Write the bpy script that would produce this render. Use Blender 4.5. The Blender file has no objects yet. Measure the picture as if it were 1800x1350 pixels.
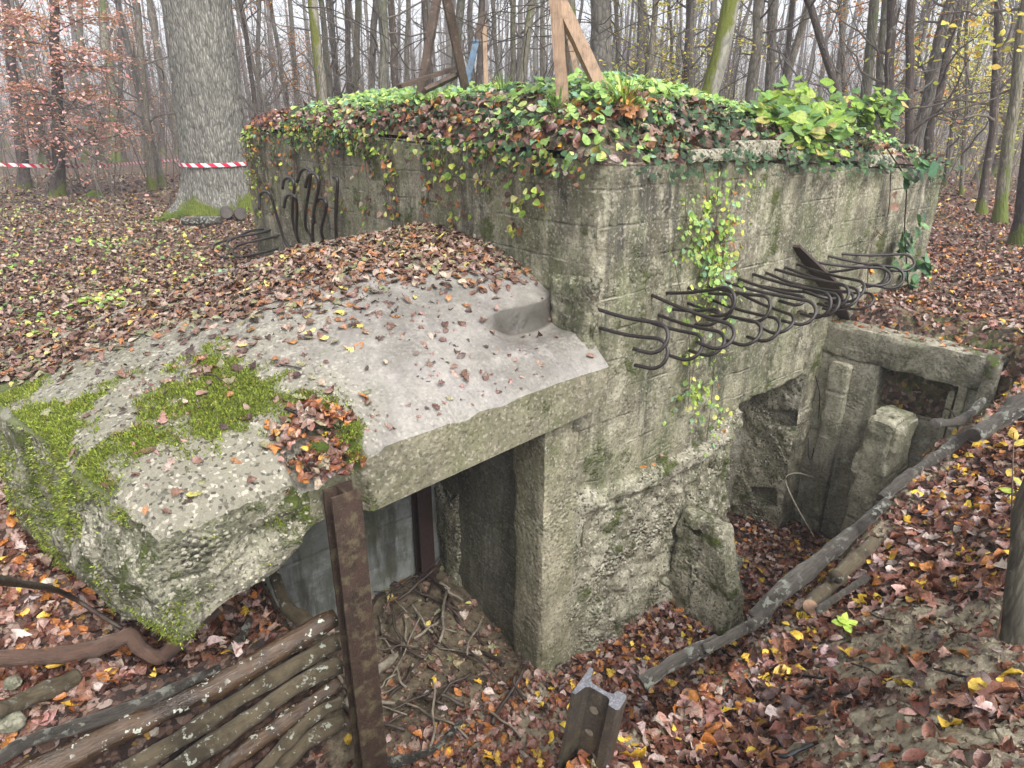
import bpy, math, random
import numpy as np
from mathutils import Matrix, Vector, Euler

rng = np.random.default_rng(7)
random.seed(7)
scene = bpy.context.scene
COL = scene.collection
R = math.radians

# ------------------------------------------------------------------ frame of the place
EZ = 1.5                                   # eye height above the forest floor
PITCH = math.atan(455.0 / 1150.0)
FPX = 1150.0
U1 = np.array([0.7817, 0.6237]); U2 = np.array([-0.6237, 0.7817])
C0 = np.array([0.463, 3.62])               # corner of the bunker
CU = float(C0 @ U1); CW = float(C0 @ U2)
ROT = math.atan2(U1[1], U1[0])

def ray(X, Y):
    a = X - 900.0; v = 675.0 - Y
    fwd = FPX * math.cos(PITCH) + v * math.sin(PITCH)
    up = -FPX * math.sin(PITCH) + v * math.cos(PITCH)
    return a / fwd, up / fwd
def px_w(X, Y, w=0.0):                     # point of the plane w = const, as (u, w, z)
    rx, rz = ray(X, Y); y = (w + CW) / (rx * U2[0] + U2[1])
    return np.array([y * (rx * U1[0] + U1[1]) - CU, w, y * rz])
def px_u(X, Y, u=0.0):
    rx, rz = ray(X, Y); y = (u + CU) / (rx * U1[0] + U1[1])
    return np.array([u, y * (rx * U2[0] + U2[1]) - CW, y * rz])
def px_z(X, Y, z):
    rx, rz = ray(X, Y); y = z / rz
    return np.array([y * rx, y, z + EZ])
def px_y(X, Y, y):
    rx, rz = ray(X, Y)
    return np.array([y * rx, y, y * rz + EZ])
def W(p):                                  # (u, w, z) -> world
    p = np.atleast_2d(np.asarray(p, float))
    xy = C0 + p[:, :1] * U1 + p[:, 1:2] * U2
    return np.column_stack([xy, p[:, 2] + EZ])
def to_uw(x, y):
    dx = x - C0[0]; dy = y - C0[1]
    return dx * U1[0] + dy * U1[1], dx * U2[0] + dy * U2[1]

# ------------------------------------------------------------------ noise
def _hash(ix, iy, iz, s):
    n = (ix * 374761393 + iy * 668265263 + iz * 2147483647 + s * 974711) & 0xFFFFFFFF
    n = ((n ^ (n >> 13)) * 1274126177) & 0xFFFFFFFF
    n = ((n ^ (n >> 16)) * 2246822519) & 0xFFFFFFFF
    return ((n ^ (n >> 15)) & 0xFFFF) / 65535.0
def vnoise(p, s=0):
    i = np.floor(p).astype(np.int64); f = p - i; f = f * f * (3 - 2 * f)
    r = 0
    for dx in (0, 1):
        wx = f[:, 0] if dx else 1 - f[:, 0]
        for dy in (0, 1):
            wy = f[:, 1] if dy else 1 - f[:, 1]
            for dz in (0, 1):
                wz = f[:, 2] if dz else 1 - f[:, 2]
                r = r + wx * wy * wz * _hash(i[:, 0] + dx, i[:, 1] + dy, i[:, 2] + dz, s)
    return r * 2 - 1
def fbm(p, scale=1.0, octv=4, s=0):
    p = np.asarray(p, float) * scale; a = 1.0; r = 0; t = 0
    for k in range(octv):
        r = r + a * vnoise(p + 17.3 * k, s + k); t += a; a *= 0.5; p = p * 2.03
    return r / t
def sm(a, b, x):
    t = np.clip((x - a) / (b - a), 0, 1); return t * t * (3 - 2 * t)
def lerp(a, b, t): return a + (b - a) * t

# ------------------------------------------------------------------ meshes
class Acc:
    def __init__(self): self.v = []; self.f = []; self.n = 0; self.c = []; self.uv = []
    def add(self, v, f, col=None):
        v = np.asarray(v, float).reshape(-1, 3)
        self.v.append(v)
        for a in f:
            a = np.asarray(a, np.int64)
            if a.size: self.f.append(a + self.n)
        self.n += len(v)
        if col is not None:
            c = np.asarray(col, float)
            if c.ndim == 1: c = np.tile(c, (len(v), 1))
            self.c.append(c)
        return self
    def verts(self): return np.vstack(self.v)
def mesh_from(name, V, faces, colors=None, smooth=True, uv=None):
    me = bpy.data.meshes.new(name)
    V = np.asarray(V, np.float32)
    me.vertices.add(len(V)); me.vertices.foreach_set('co', V.ravel())
    loops = []; starts = []; pos = 0
    for a in faces:
        a = np.asarray(a, np.int32)
        if a.size == 0: continue
        k = a.shape[1]; loops.append(a.ravel()); starts.append(pos + np.arange(len(a)) * k); pos += a.size
    L = np.concatenate(loops).astype(np.int32); S = np.concatenate(starts).astype(np.int32)
    me.loops.add(len(L)); me.loops.foreach_set('vertex_index', L)
    me.polygons.add(len(S)); me.polygons.foreach_set('loop_start', S)
    if uv is not None:
        l = me.uv_layers.new(name='UVMap'); l.data.foreach_set('uv', np.asarray(uv, np.float32)[L].ravel())
    if colors is not None:
        at = me.color_attributes.new('col', 'FLOAT_COLOR', 'POINT')
        c = np.ones((len(V), 4), np.float32); c[:, :3] = colors
        at.data.foreach_set('color', c.ravel())
    me.polygons.foreach_set('use_smooth', np.full(len(S), smooth))
    me.update(calc_edges=True); me.validate()
    return me
def tag(o, label=None, cat=None, group=None, kind=None):
    if label: o['label'] = label
    if cat: o['category'] = cat
    if group: o['group'] = group
    if kind: o['kind'] = kind
    return o
def empty(name, loc=(0, 0, 0), rz=0.0, label=None, cat=None, group=None):
    o = bpy.data.objects.new(name, None); COL.objects.link(o)
    o.empty_display_size = 0.1
    o.location = tuple(float(c) for c in loc); o.rotation_euler = (0, 0, rz)
    return tag(o, label, cat, group)
def obj(name, V, F, mat, parent=None, origin=None, colors=None, smooth=True, uv=None):
    """V in the parent's frame; without a parent V is in world and origin becomes the object's location"""
    V = np.asarray(V, float)
    if origin is not None: V = V - np.asarray(origin, float)
    me = mesh_from(name, V, F, colors, smooth, uv)
    o = bpy.data.objects.new(name, me); COL.objects.link(o)
    me.materials.append(mat)
    if parent: o.parent = parent
    elif origin is not None: o.location = tuple(float(c) for c in origin)
    return o
def aobj(name, acc, mat, parent=None, origin=None, smooth=True):
    uv = np.vstack(acc.uv) if acc.uv and sum(len(a) for a in acc.uv) == acc.n else None
    return obj(name, acc.verts(), acc.f, mat, parent, origin, np.vstack(acc.c) if acc.c else None, smooth, uv)

def grid_faces(n, m, flip=False):
    i, j = np.meshgrid(np.arange(n - 1), np.arange(m - 1), indexing='ij')
    a = (i * m + j).ravel()
    q = np.column_stack([a, a + m, a + m + 1, a + 1])
    return q[:, ::-1] if flip else q
def tube(path, rad, sides=8, cap=True, rough=0.0, seed=0):
    P = np.asarray(path, float); n = len(P)
    rad = np.broadcast_to(np.asarray(rad, float), (n,))
    T = np.gradient(P, axis=0); T /= np.linalg.norm(T, axis=1)[:, None] + 1e-9
    ov = P[-1] - P[0]; ref = np.eye(3)[np.argmin(np.abs(ov) + 1e-6 * np.arange(3))]
    A = np.zeros((n, 3)); prev = ref
    for k in range(n):
        a = prev - T[k] * (prev @ T[k]); ln = np.linalg.norm(a)
        if ln < 1e-5: a = np.cross(T[k], [0.3, 0.5, 0.8]); ln = np.linalg.norm(a)
        a = a / ln; A[k] = a; prev = a
    B = np.cross(T, A)
    th = np.linspace(0, 2 * math.pi, sides, endpoint=False)
    ring = A[:, None, :] * np.cos(th)[None, :, None] + B[:, None, :] * np.sin(th)[None, :, None]
    rr = np.repeat(rad[:, None], sides, 1)
    if rough:
        pp = P[:, None, :] + ring * rr[:, :, None]
        rr = rr * (1 + rough * fbm(pp.reshape(-1, 3), 0.6 / max(rad.max(), 1e-3), 3, seed).reshape(n, sides))
    V = (P[:, None, :] + ring * rr[:, :, None]).reshape(-1, 3)
    i, j = np.meshgrid(np.arange(n - 1), np.arange(sides), indexing='ij')
    j2 = (j + 1) % sides
    Q = np.column_stack([(i * sides + j).ravel(), (i * sides + j2).ravel(), ((i + 1) * sides + j2).ravel(), ((i + 1) * sides + j).ravel()])
    F = [Q]
    if cap:
        V = np.vstack([V, P[0], P[-1]])
        jj = np.arange(sides); k2 = (jj + 1) % sides; b = (n - 1) * sides
        F.append(np.column_stack([np.full(sides, n * sides), k2, jj]))
        F.append(np.column_stack([np.full(sides, n * sides + 1), b + jj, b + k2]))
    return V, F
def smooth_path(pts, n=24):
    P = np.asarray(pts, float)
    if len(P) < 3: return np.array([lerp(P[0], P[-1], t) for t in np.linspace(0, 1, n)])
    Q = np.vstack([2 * P[0] - P[1], P, 2 * P[-1] - P[-2]])
    out = []
    m = len(P) - 1; per = max(2, n // m)
    for i in range(m):
        p0, p1, p2, p3 = Q[i:i + 4]
        for t in np.linspace(0, 1, per, endpoint=False):
            out.append(0.5 * ((2 * p1) + (p2 - p0) * t + (2 * p0 - 5 * p1 + 4 * p2 - p3) * t * t + (3 * p1 - p0 - 3 * p2 + p3) * t ** 3))
    out.append(P[-1]); return np.array(out)

def rough_box(u0, u1, w0, w1, z0, z1, res=0.03, amp=0.012, edge=0.03, nscale=5.0, seed=0, fine=0.004):
    """a cast block with uneven faces and chipped edges, as one closed skin"""
    lo = np.array([u0, w0, z0]); hi = np.array([u1, w1, z1]); d = hi - lo
    n = np.maximum(3, np.ceil(d / res).astype(int) + 1)
    acc = Acc()
    for ax in range(3):
        a, b = (ax + 1) % 3, (ax + 2) % 3
        ga, gb = np.meshgrid(np.linspace(lo[a], hi[a], n[a]), np.linspace(lo[b], hi[b], n[b]), indexing='ij')
        for side in (0, 1):
            V = np.zeros((ga.size, 3)); V[:, a] = ga.ravel(); V[:, b] = gb.ravel(); V[:, ax] = (lo, hi)[side][ax]
            acc.add(V, [grid_faces(n[a], n[b], flip=(side == 0))])
    V = acc.verts(); P = V.copy()
    D = np.column_stack([fbm(P, nscale, 4, seed + 11 * k) for k in range(3)]) * amp
    D += np.column_stack([fbm(P, 30, 2, seed + 5 + k) for k in range(3)]) * fine
    dist = np.minimum(P - lo, hi - P)
    s = np.sort(dist, axis=1); d2 = s[:, 1]
    er = edge * np.exp(-d2 / (0.6 * edge + 1e-4)) * np.clip(0.35 + 1.1 * fbm(P, 7, 3, seed + 3), 0.08, 1.3)
    inward = np.where(P - lo < hi - P, 1.0, -1.0) * (dist <= d2[:, None] + 1e-6)
    V = P + D + inward * er[:, None]
    return V, acc.f

# ------------------------------------------------------------------ materials
def new_mat(name):
    m = bpy.data.materials.new(name); m.use_nodes = True
    nt = m.node_tree; nt.nodes.clear()
    out = nt.nodes.new('ShaderNodeOutputMaterial'); b = nt.nodes.new('ShaderNodeBsdfPrincipled')
    nt.links.new(b.outputs[0], out.inputs[0])
    return m, nt, b
class NB:
    def __init__(s, nt): s.nt = nt
    def n(s, t, **k):
        x = s.nt.nodes.new(t)
        for a, b in k.items(): setattr(x, a, b)
        return x
    def l(s, a, b): s.nt.links.new(a, b)
    def coord(s, scale=(1, 1, 1), loc=(0, 0, 0), kind='Object'):
        c = s.n('ShaderNodeTexCoord'); m = s.n('ShaderNodeMapping')
        m.inputs['Scale'].default_value = scale; m.inputs['Location'].default_value = loc
        s.l(c.outputs[kind], m.inputs[0]); return m.outputs[0]
    def noise(s, vec, scale, detail=6, rough=0.6, dist=0.0):
        x = s.n('ShaderNodeTexNoise'); s.l(vec, x.inputs['Vector'])
        x.inputs['Scale'].default_value = scale; x.inputs['Detail'].default_value = detail
        x.inputs['Roughness'].default_value = rough; x.inputs['Distortion'].default_value = dist
        return x.outputs['Fac']
    def voro(s, vec, scale, feature='F1', out='Distance', rand=1.0):
        x = s.n('ShaderNodeTexVoronoi', feature=feature); s.l(vec, x.inputs['Vector'])
        x.inputs['Scale'].default_value = scale; x.inputs['Randomness'].default_value = rand
        return x.outputs[out]
    def ramp(s, fac, stops, interp='LINEAR'):
        x = s.n('ShaderNodeValToRGB'); x.color_ramp.interpolation = interp
        e = x.color_ramp.elements
        while len(e) < len(stops): e.new(0.5)
        for k, (p, c) in enumerate(stops):
            e[k].position = p; e[k].color = (c, c, c, 1) if isinstance(c, (int, float)) else (*c, 1)
        s.l(fac, x.inputs[0]); return x.outputs[0]
    def mix(s, f, a, b, mode='MIX'):
        x = s.n('ShaderNodeMix', data_type='RGBA', blend_type=mode)
        if isinstance(f, (int, float)): x.inputs[0].default_value = f
        else: s.l(f, x.inputs[0])
        for i, v in ((6, a), (7, b)):
            if isinstance(v, tuple): x.inputs[i].default_value = (*v, 1)
            else: s.l(v, x.inputs[i])
        return x.outputs[2]
    def math(s, op, a, b=0.0, clamp=False):
        x = s.n('ShaderNodeMath', operation=op, use_clamp=clamp)
        for i, v in enumerate((a, b)):
            if isinstance(v, (int, float)): x.inputs[i].default_value = v
            else: s.l(v, x.inputs[i])
        return x.outputs[0]
    def bump(s, h, strength, dist, prev=None):
        x = s.n('ShaderNodeBump'); x.inputs['Strength'].default_value = strength; x.inputs['Distance'].default_value = dist
        s.l(h, x.inputs['Height'])
        if prev is not None: s.l(prev, x.inputs['Normal'])
        return x.outputs[0]
    def sep(s, vec):
        x = s.n('ShaderNodeSeparateXYZ'); s.l(vec, x.inputs[0]); return x.outputs

def concrete_mat(name, c1=(0.275, 0.255, 0.18), c2=(0.125, 0.115, 0.078), light=(0.45, 0.425, 0.32), green=(0.115, 0.135, 0.055),
                 moss=0.35, moss_col=(0.09, 0.12, 0.015), boards=0.20, pebbles=0.35, rough=(0.5, 0.85), streak=0.6, moss_up=0.0, green_amt=0.6, bumpd=1.0, peb_col=(0.5, 0.46, 0.38), pit=0.58, left_grit=False):
    m, nt, b = new_mat(name); k = NB(nt)
    v = k.coord(); vs = k.coord(scale=(3.2, 3.2, 0.45)); s = k.sep(v)
    big = k.noise(v, 1.6, 5, 0.6, 0.4); mid = k.noise(v, 7, 6, 0.65); fin = k.noise(v, 42, 5, 0.7)
    col = k.mix(k.ramp(big, [(0.40, 0.0), (0.58, 1.0)]), c2, c1)
    col = k.mix(k.ramp(mid, [(0.50, 0.0), (0.66, 0.8)]), col, light)
    st = k.noise(vs, 1.9, 6, 0.7)
    col = k.mix(k.math('MULTIPLY', k.ramp(st, [(0.49, 0.0), (0.62, 1.0)]), streak), col, (0.06, 0.057, 0.048))
    st2 = k.noise(k.coord(scale=(4.5, 4.5, 0.7), loc=(3, 8, 1)), 2.2, 4, 0.6)
    col = k.mix(k.math('MULTIPLY', k.ramp(st2, [(0.56, 0.0), (0.70, 1.0)]), streak * 0.7), col, light)
    gr = k.noise(k.coord(loc=(9, 2, 4), scale=(1, 1, 0.6)), 2.4, 6, 0.7)
    col = k.mix(k.math('MULTIPLY', k.ramp(gr, [(0.44, 0.0), (0.68, 1.0)]), green_amt), col, green)
    pitc = k.ramp(fin, [(0.32, 1 - pit), (0.50, 1.0)])
    col = k.mix(1.0, col, pitc, 'MULTIPLY')
    if left_grit:
        lm = k.ramp(k.math('ADD', k.math('MULTIPLY', s[0], -0.5), k.math('MULTIPLY', big, 0.9)), [(1.05, 0.0), (1.45, 1.0)])
        lm = k.ramp(k.math('SUBTRACT', k.math('ADD', k.math('MULTIPLY', s[0], -0.5), k.math('MULTIPLY', big, 0.9)), 0.6), [(0.45, 0.0), (0.85, 1.0)])
        col = k.mix(k.math('MULTIPLY', lm, 0.8), col, k.mix(mid, (0.17, 0.16, 0.11), (0.36, 0.34, 0.26)))
        pebbles = k.math('ADD', k.math('MULTIPLY', lm, 0.75), 0.14)
    grit = k.voro(v, 75, 'F1', 'Color')
    gs = k.sep(grit)
    col = k.mix(k.math('MULTIPLY', k.ramp(gs[0], [(0.80, 0.0), (0.95, 1.0)]), pebbles), col, peb_col)
    col = k.mix(k.math('MULTIPLY', k.ramp(gs[1], [(0.80, 0.0), (0.95, 1.0)]), pebbles), col, (0.06, 0.055, 0.045))
    # crumbled patches
    crm = k.ramp(k.noise(k.coord(loc=(4, 4, 4)), 3.1, 5, 0.6), [(0.50, 0.0), (0.60, 1.0)])
    h = k.math('ADD', k.math('MULTIPLY', fin, 0.5), k.math('MULTIPLY', mid, 0.6))
    vd = k.voro(v, 38, 'F1'); h2 = k.math('MULTIPLY', k.math('SUBTRACT', 0.6, vd), crm)
    h = k.math('ADD', h, k.math('MULTIPLY', h2, 0.6 if left_grit else 1.1 * pebbles + 0.15))
    if left_grit: h = k.math('ADD', h, k.math('MULTIPLY', k.math('MULTIPLY', lm, fin), 2.0))
    if boards:
        wob = k.math('MULTIPLY', k.noise(v, 1.3, 3), 0.05)
        zz = k.math('DIVIDE', k.math('ADD', s[2], wob), boards)
        fr = k.math('FRACT', zz)
        line = k.ramp(k.math('ABSOLUTE', k.math('SUBTRACT', fr, 0.5)), [(0.0, 1.0), (0.055, 0.0)])
        brk = k.ramp(k.noise(k.coord(scale=(1, 1, 2.2), loc=(5, 5, 5)), 2.2, 5, 0.75), [(0.45, 0.0), (0.64, 1.0)])
        line = k.math('MULTIPLY', line, brk)
        col = k.mix(k.math('MULTIPLY', line, 0.85), col, (0.07, 0.065, 0.05))
        h = k.math('SUBTRACT', h, k.math('MULTIPLY', line, 0.5))
        lip = k.math('MULTIPLY', k.ramp(k.math('ABSOLUTE', k.math('SUBTRACT', fr, 0.44)), [(0.0, 1.0), (0.05, 0.0)]), k.ramp(k.noise(v, 3.3, 5, 0.7), [(0.52, 0.0), (0.66, 1.0)]))
        col = k.mix(k.math('MULTIPLY', lip, 0.6), col, tuple(min(1, 1.2 * c) for c in light))
        h = k.math('ADD', h, k.math('MULTIPLY', lip, 0.4))
        idb = k.n('ShaderNodeTexWhiteNoise', noise_dimensions='1D'); k.l(k.math('FLOOR', zz), idb.inputs['W'])
        col = k.mix(0.35, col, k.mix(1.0, col, k.ramp(idb.outputs['Value'], [(0, 0.6), (1, 1.25)]), 'MULTIPLY'))
    nrm = k.bump(h, 0.9, 0.02 * bumpd)
    # moss
    mn = k.noise(k.coord(loc=(1, 7, 2)), 3.4, 7, 0.72)
    if moss_up:
        g = k.n('ShaderNodeNewGeometry'); nz = k.sep(g.outputs['Normal'])[2]
        mn = k.math('ADD', mn, k.math('MULTIPLY', k.math('SUBTRACT', nz, 0.5), moss_up))
    mm = k.ramp(mn, [(0.68 - 0.26 * moss, 0.0), (0.76 - 0.26 * moss, 1.0)])
    mm = k.math('MULTIPLY', mm, k.ramp(k.noise(v, 26, 4, 0.8), [(0.34, 0.2), (0.52, 1.0)]))
    if moss <= 0: mm = k.math('MULTIPLY', mm, 0.0)
    mc = k.mix(k.noise(v, 60, 4), tuple(c * 0.45 for c in moss_col), tuple(c * 1.9 for c in moss_col))
    col = k.mix(mm, col, mc)
    nrm2 = k.bump(k.math('MULTIPLY', mm, k.math('ADD', 0.5, k.noise(v, 150, 4, 0.8))), 1.0, 0.02, nrm)
    if left_grit:
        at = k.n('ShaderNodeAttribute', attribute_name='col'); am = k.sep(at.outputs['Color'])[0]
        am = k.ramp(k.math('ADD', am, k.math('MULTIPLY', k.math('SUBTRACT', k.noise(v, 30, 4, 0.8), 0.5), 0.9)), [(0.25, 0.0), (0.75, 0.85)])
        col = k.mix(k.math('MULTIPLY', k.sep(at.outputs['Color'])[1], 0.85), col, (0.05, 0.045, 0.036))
        col = k.mix(am, col, k.mix(k.noise(v, 50, 3), (0.06, 0.08, 0.02), (0.16, 0.19, 0.05)))
    k.l(col, b.inputs['Base Color']); k.l(nrm2, b.inputs['Normal'])
    k.l(k.ramp(mid, [(0.3, rough[0]), (0.65, rough[1])]), b.inputs['Roughness'])
    b.inputs['Specular IOR Level'].default_value = 0.35
    return m

def bark_mat(name, c1, c2, moss=0.3, scale=1.0, ridge=1.0, moss_col=(0.10, 0.13, 0.02), lichen=0.3, moss_base=0.0, side=None, rough=0.85, zcomp=0.22):
    m, nt, b = new_mat(name); k = NB(nt)
    v = k.coord(); vz = k.coord(scale=(1, 1, zcomp)); s = k.sep(v)
    info = k.n('ShaderNodeObjectInfo')
    n1 = k.noise(vz, 14 * scale, 6, 0.7, 0.8); n2 = k.noise(v, 2.0, 4)
    vo = k.voro(vz, 20 * scale, 'DISTANCE_TO_EDGE')
    col = k.mix(k.ramp(n1, [(0.36, 0), (0.62, 1)]), c2, c1)
    crack = k.ramp(vo, [(0.0, 0.25), (0.16 * ridge + 0.02, 1.0)])
    col = k.mix(0.75 * min(1, ridge), col, k.mix(1.0, col, crack, 'MULTIPLY'))
    col = k.mix(k.math('MULTIPLY', k.ramp(k.noise(v, 12, 4), [(0.6, 0), (0.68, 1)]), lichen), col, (0.38, 0.40, 0.34))
    mn = k.noise(k.coord(scale=(1, 1, 0.45), loc=(2, 5, 1)), 2.6 , 5, 0.7)
    if moss_base:
        mn = k.math('ADD', mn, k.math('MULTIPLY', k.ramp(s[2], [(0.02, 1.0), (0.55, 0.0)]), moss_base))
    if side is not None:
        g = k.n('ShaderNodeNewGeometry'); d = k.n('ShaderNodeVectorMath', operation='DOT_PRODUCT')
        k.l(g.outputs['Normal'], d.inputs[0]); d.inputs[1].default_value = side
        mn = k.math('ADD', mn, k.math('MULTIPLY', d.outputs['Value'], 0.16))
    mm = k.ramp(mn, [(0.70 - 0.3 * moss, 0), (0.78 - 0.3 * moss, 1)])
    col = k.mix(mm, col, k.mix(k.noise(v, 70, 3), tuple(c * 0.5 for c in moss_col), tuple(c * 1.6 for c in moss_col)))
    tint = k.ramp(info.outputs['Random'], [(0, (0.8, 0.82, 0.85)), (0.5, (1.0, 0.97, 0.92)), (1, (1.25, 1.2, 1.1))])
    col = k.mix(1.0, col, tint, 'MULTIPLY')
    h = k.math('ADD', k.math('MULTIPLY', vo, 1.6 * ridge), k.math('MULTIPLY', n1, 0.7))
    k.l(col, b.inputs['Base Color']); k.l(k.bump(h, 0.9, 0.03 / scale), b.inputs['Normal'])
    b.inputs['Roughness'].default_value = rough; b.inputs['Specular IOR Level'].default_value = 0.3
    return m

def leaf_mat(name, rough=0.42, spec=0.5, trans=0.0, veins=0.5):
    m, nt, b = new_mat(name); k = NB(nt)
    a = k.n('ShaderNodeAttribute', attribute_name='col'); v = k.coord()
    n = k.noise(v, 55, 4, 0.7)
    col = k.mix(1.0, a.outputs['Color'], k.ramp(n, [(0.3, 0.55), (0.5, 1.0), (0.72, 1.35)]), 'MULTIPLY')
    uvn = k.n('ShaderNodeTexCoord'); us = k.sep(uvn.outputs['UV']); ay = k.math('ABSOLUTE', us[1])
    mid = k.ramp(ay, [(0.004, 1.0), (0.022, 0.0)])
    sv = k.math('PINGPONG', k.math('MULTIPLY', k.math('SUBTRACT', us[0], k.math('MULTIPLY', ay, 0.8)), 16.0), 0.5)
    sv = k.math('MULTIPLY', k.ramp(sv, [(0.0, 1.0), (0.12, 0.0)]), 0.45)
    vein = k.math('MAXIMUM', mid, sv)
    rib = k.mix(1.0, col, (1.55, 1.45, 1.35), 'MULTIPLY')
    col = k.mix(k.math('MULTIPLY', vein, 0.7), col, rib)
    k.l(col, b.inputs['Base Color']); k.l(k.ramp(n, [(0.35, rough * 0.65), (0.65, min(1, rough * 1.5))]), b.inputs['Roughness'])
    b.inputs['Specular IOR Level'].default_value = spec
    nb_ = k.bump(k.noise(v, 90, 3, 0.7), veins, 0.006)
    k.l(k.bump(k.math('SUBTRACT', 1.0, sv), 0.5, 0.004, nb_), b.inputs['Normal'])
    if trans:
        t = k.n('ShaderNodeBsdfTranslucent'); k.l(k.mix(1.0, col, (1.2, 1.3, 0.6), 'MULTIPLY'), t.inputs[0])
        mx = k.n('ShaderNodeMixShader'); mx.inputs[0].default_value = trans
        out = [x for x in nt.nodes if x.type == 'OUTPUT_MATERIAL'][0]
        k.l(b.outputs[0], mx.inputs[1]); k.l(t.outputs[0], mx.inputs[2]); k.l(mx.outputs[0], out.inputs[0])
    return m

def ground_mat():
    m, nt, b = new_mat('forest floor'); k = NB(nt); v = k.coord()
    dn = k.n('ShaderNodeTexNoise'); k.l(v, dn.inputs['Vector']); dn.inputs['Scale'].default_value = 22; dn.inputs['Detail'].default_value = 3
    va = k.n('ShaderNodeVectorMath', operation='MULTIPLY_ADD'); k.l(dn.outputs['Color'], va.inputs[0]); va.inputs[1].default_value = (.06, .06, .06); k.l(v, va.inputs[2])
    vq = va.outputs[0]
    vc = k.voro(vq, 30, 'F1', 'Color'); cs = k.sep(vc)
    leafc = k.ramp(cs[0], [(0.0, (0.035, 0.02, 0.016)), (0.3, (0.10, 0.055, 0.04)), (0.55, (0.17, 0.105, 0.08)), (0.75, (0.24, 0.16, 0.13)), (0.9, (0.31, 0.235, 0.20)), (0.97, (0.42, 0.25, 0.06))], 'CONSTANT')
    ve = k.voro(vq, 30, 'DISTANCE_TO_EDGE')
    leafc = k.mix(1.0, leafc, k.ramp(ve, [(0, 0.45), (0.12, 1)]), 'MULTIPLY')
    soil = k.mix(k.ramp(k.noise(v, 14, 6, 0.75), [(0.34, 0.0), (0.62, 1.0)]), (0.09, 0.072, 0.05), (0.42, 0.365, 0.26))
    a = k.n('ShaderNodeAttribute', attribute_name='col'); ac = k.sep(a.outputs['Color'])
    bare = k.ramp(k.math('ADD', k.math('MULTIPLY', k.noise(v, 2.2, 5, 0.7), 0.6), k.math('MULTIPLY', ac[0], 0.62)), [(0.50, 0), (0.62, 1)])
    col = k.mix(bare, leafc, soil)
    gm = k.ramp(k.noise(k.coord(loc=(3, 1, 0)), 0.55, 6, 0.75), [(0.48, 0), (0.62, 0.85)])
    gm = k.math('MULTIPLY', gm, k.ramp(k.noise(v, 9, 5, 0.8), [(0.45, 0), (0.6, 1)]))
    gm = k.math('MULTIPLY', gm, ac[1])
    col = k.mix(gm, col, (0.10, 0.13, 0.035))
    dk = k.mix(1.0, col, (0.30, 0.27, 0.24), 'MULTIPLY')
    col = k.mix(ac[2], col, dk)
    k.l(col, b.inputs['Base Color']); b.inputs['Roughness'].default_value = 0.6
    b.inputs['Specular IOR Level'].default_value = 0.3
    h = k.math('ADD', k.math('MULTIPLY', cs[1], 0.6), k.math('MULTIPLY', k.noise(v, 30, 5, 0.7), 0.9))
    k.l(k.bump(h, 0.8, 0.025), b.inputs['Normal'])
    return m

def wood_mat(name, c1, c2, rough=0.6, lichen=0.0, grain=(1, 1, 1), scale=25, spec=0.4, spots=(0.62, 0.68), uvg=False, bd=0.008):
    m, nt, b = new_mat(name); k = NB(nt)
    v = k.coord(scale=grain, kind='UV' if uvg else 'Object'); vo = k.coord()
    n = k.noise(v, scale, 6, 0.65, 0.5)
    col = k.mix(k.ramp(n, [(0.32, 0), (0.68, 1)]), c2, c1)
    col = k.mix(k.math('MULTIPLY', k.ramp(k.noise(vo, 5, 5, 0.7), [(0.45, 0.0), (0.62, 0.8)]), 1.0), col, tuple(0.45 * c for c in c2))
    if lichen:
        sp = k.ramp(k.noise(vo, 26, 4, 0.62), [(spots[0], 0), (spots[1], 1)])
        sp = k.math('MULTIPLY', sp, k.ramp(k.noise(vo, 4.0, 3), [(0.40, 0), (0.5, 1)]))
        col = k.mix(k.math('MULTIPLY', sp, lichen), col, (0.55, 0.58, 0.50))
    k.l(col, b.inputs['Base Color'])
    k.l(k.ramp(n, [(0.3, rough * 0.7), (0.7, min(1, rough * 1.3))]), b.inputs['Roughness'])
    b.inputs['Specular IOR Level'].default_value = spec
    h = n
    if uvg:
        kn = k.noise(vo, 9, 4, 0.6); h = k.math('ADD', n, k.math('MULTIPLY', kn, 1.2))
        if lichen: h = k.math('ADD', h, k.math('MULTIPLY', sp, 0.5))
    k.l(k.bump(h, 0.9, bd), b.inputs['Normal'])
    return m

def rust_mat(name, c1=(0.085, 0.05, 0.038), c2=(0.035, 0.024, 0.022), rough=0.5, metal=0.0, worn=0.0):
    m, nt, b = new_mat(name); k = NB(nt); v = k.coord()
    n = k.noise(v, 9, 6, 0.7); f = k.noise(v, 130, 4, 0.7)
    col = k.mix(k.ramp(n, [(0.35, 0), (0.65, 1)]), c2, c1)
    col = k.mix(k.ramp(f, [(0.52, 0), (0.66, 0.7)]), col, tuple(min(1, 2.1 * c) for c in c1))
    if worn:
        w = k.ramp(k.noise(k.coord(loc=(0, 0, 3)), 14, 5, 0.7), [(0.5, 0), (0.62, worn)])
        col = k.mix(w, col, (0.16, 0.14, 0.075))
    k.l(col, b.inputs['Base Color']); b.inputs['Roughness'].default_value = rough; b.inputs['Metallic'].default_value = metal
    b.inputs['Specular IOR Level'].default_value = 0.5
    k.l(k.bump(f, 0.7, 0.004), b.inputs['Normal'])
    return m

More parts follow.
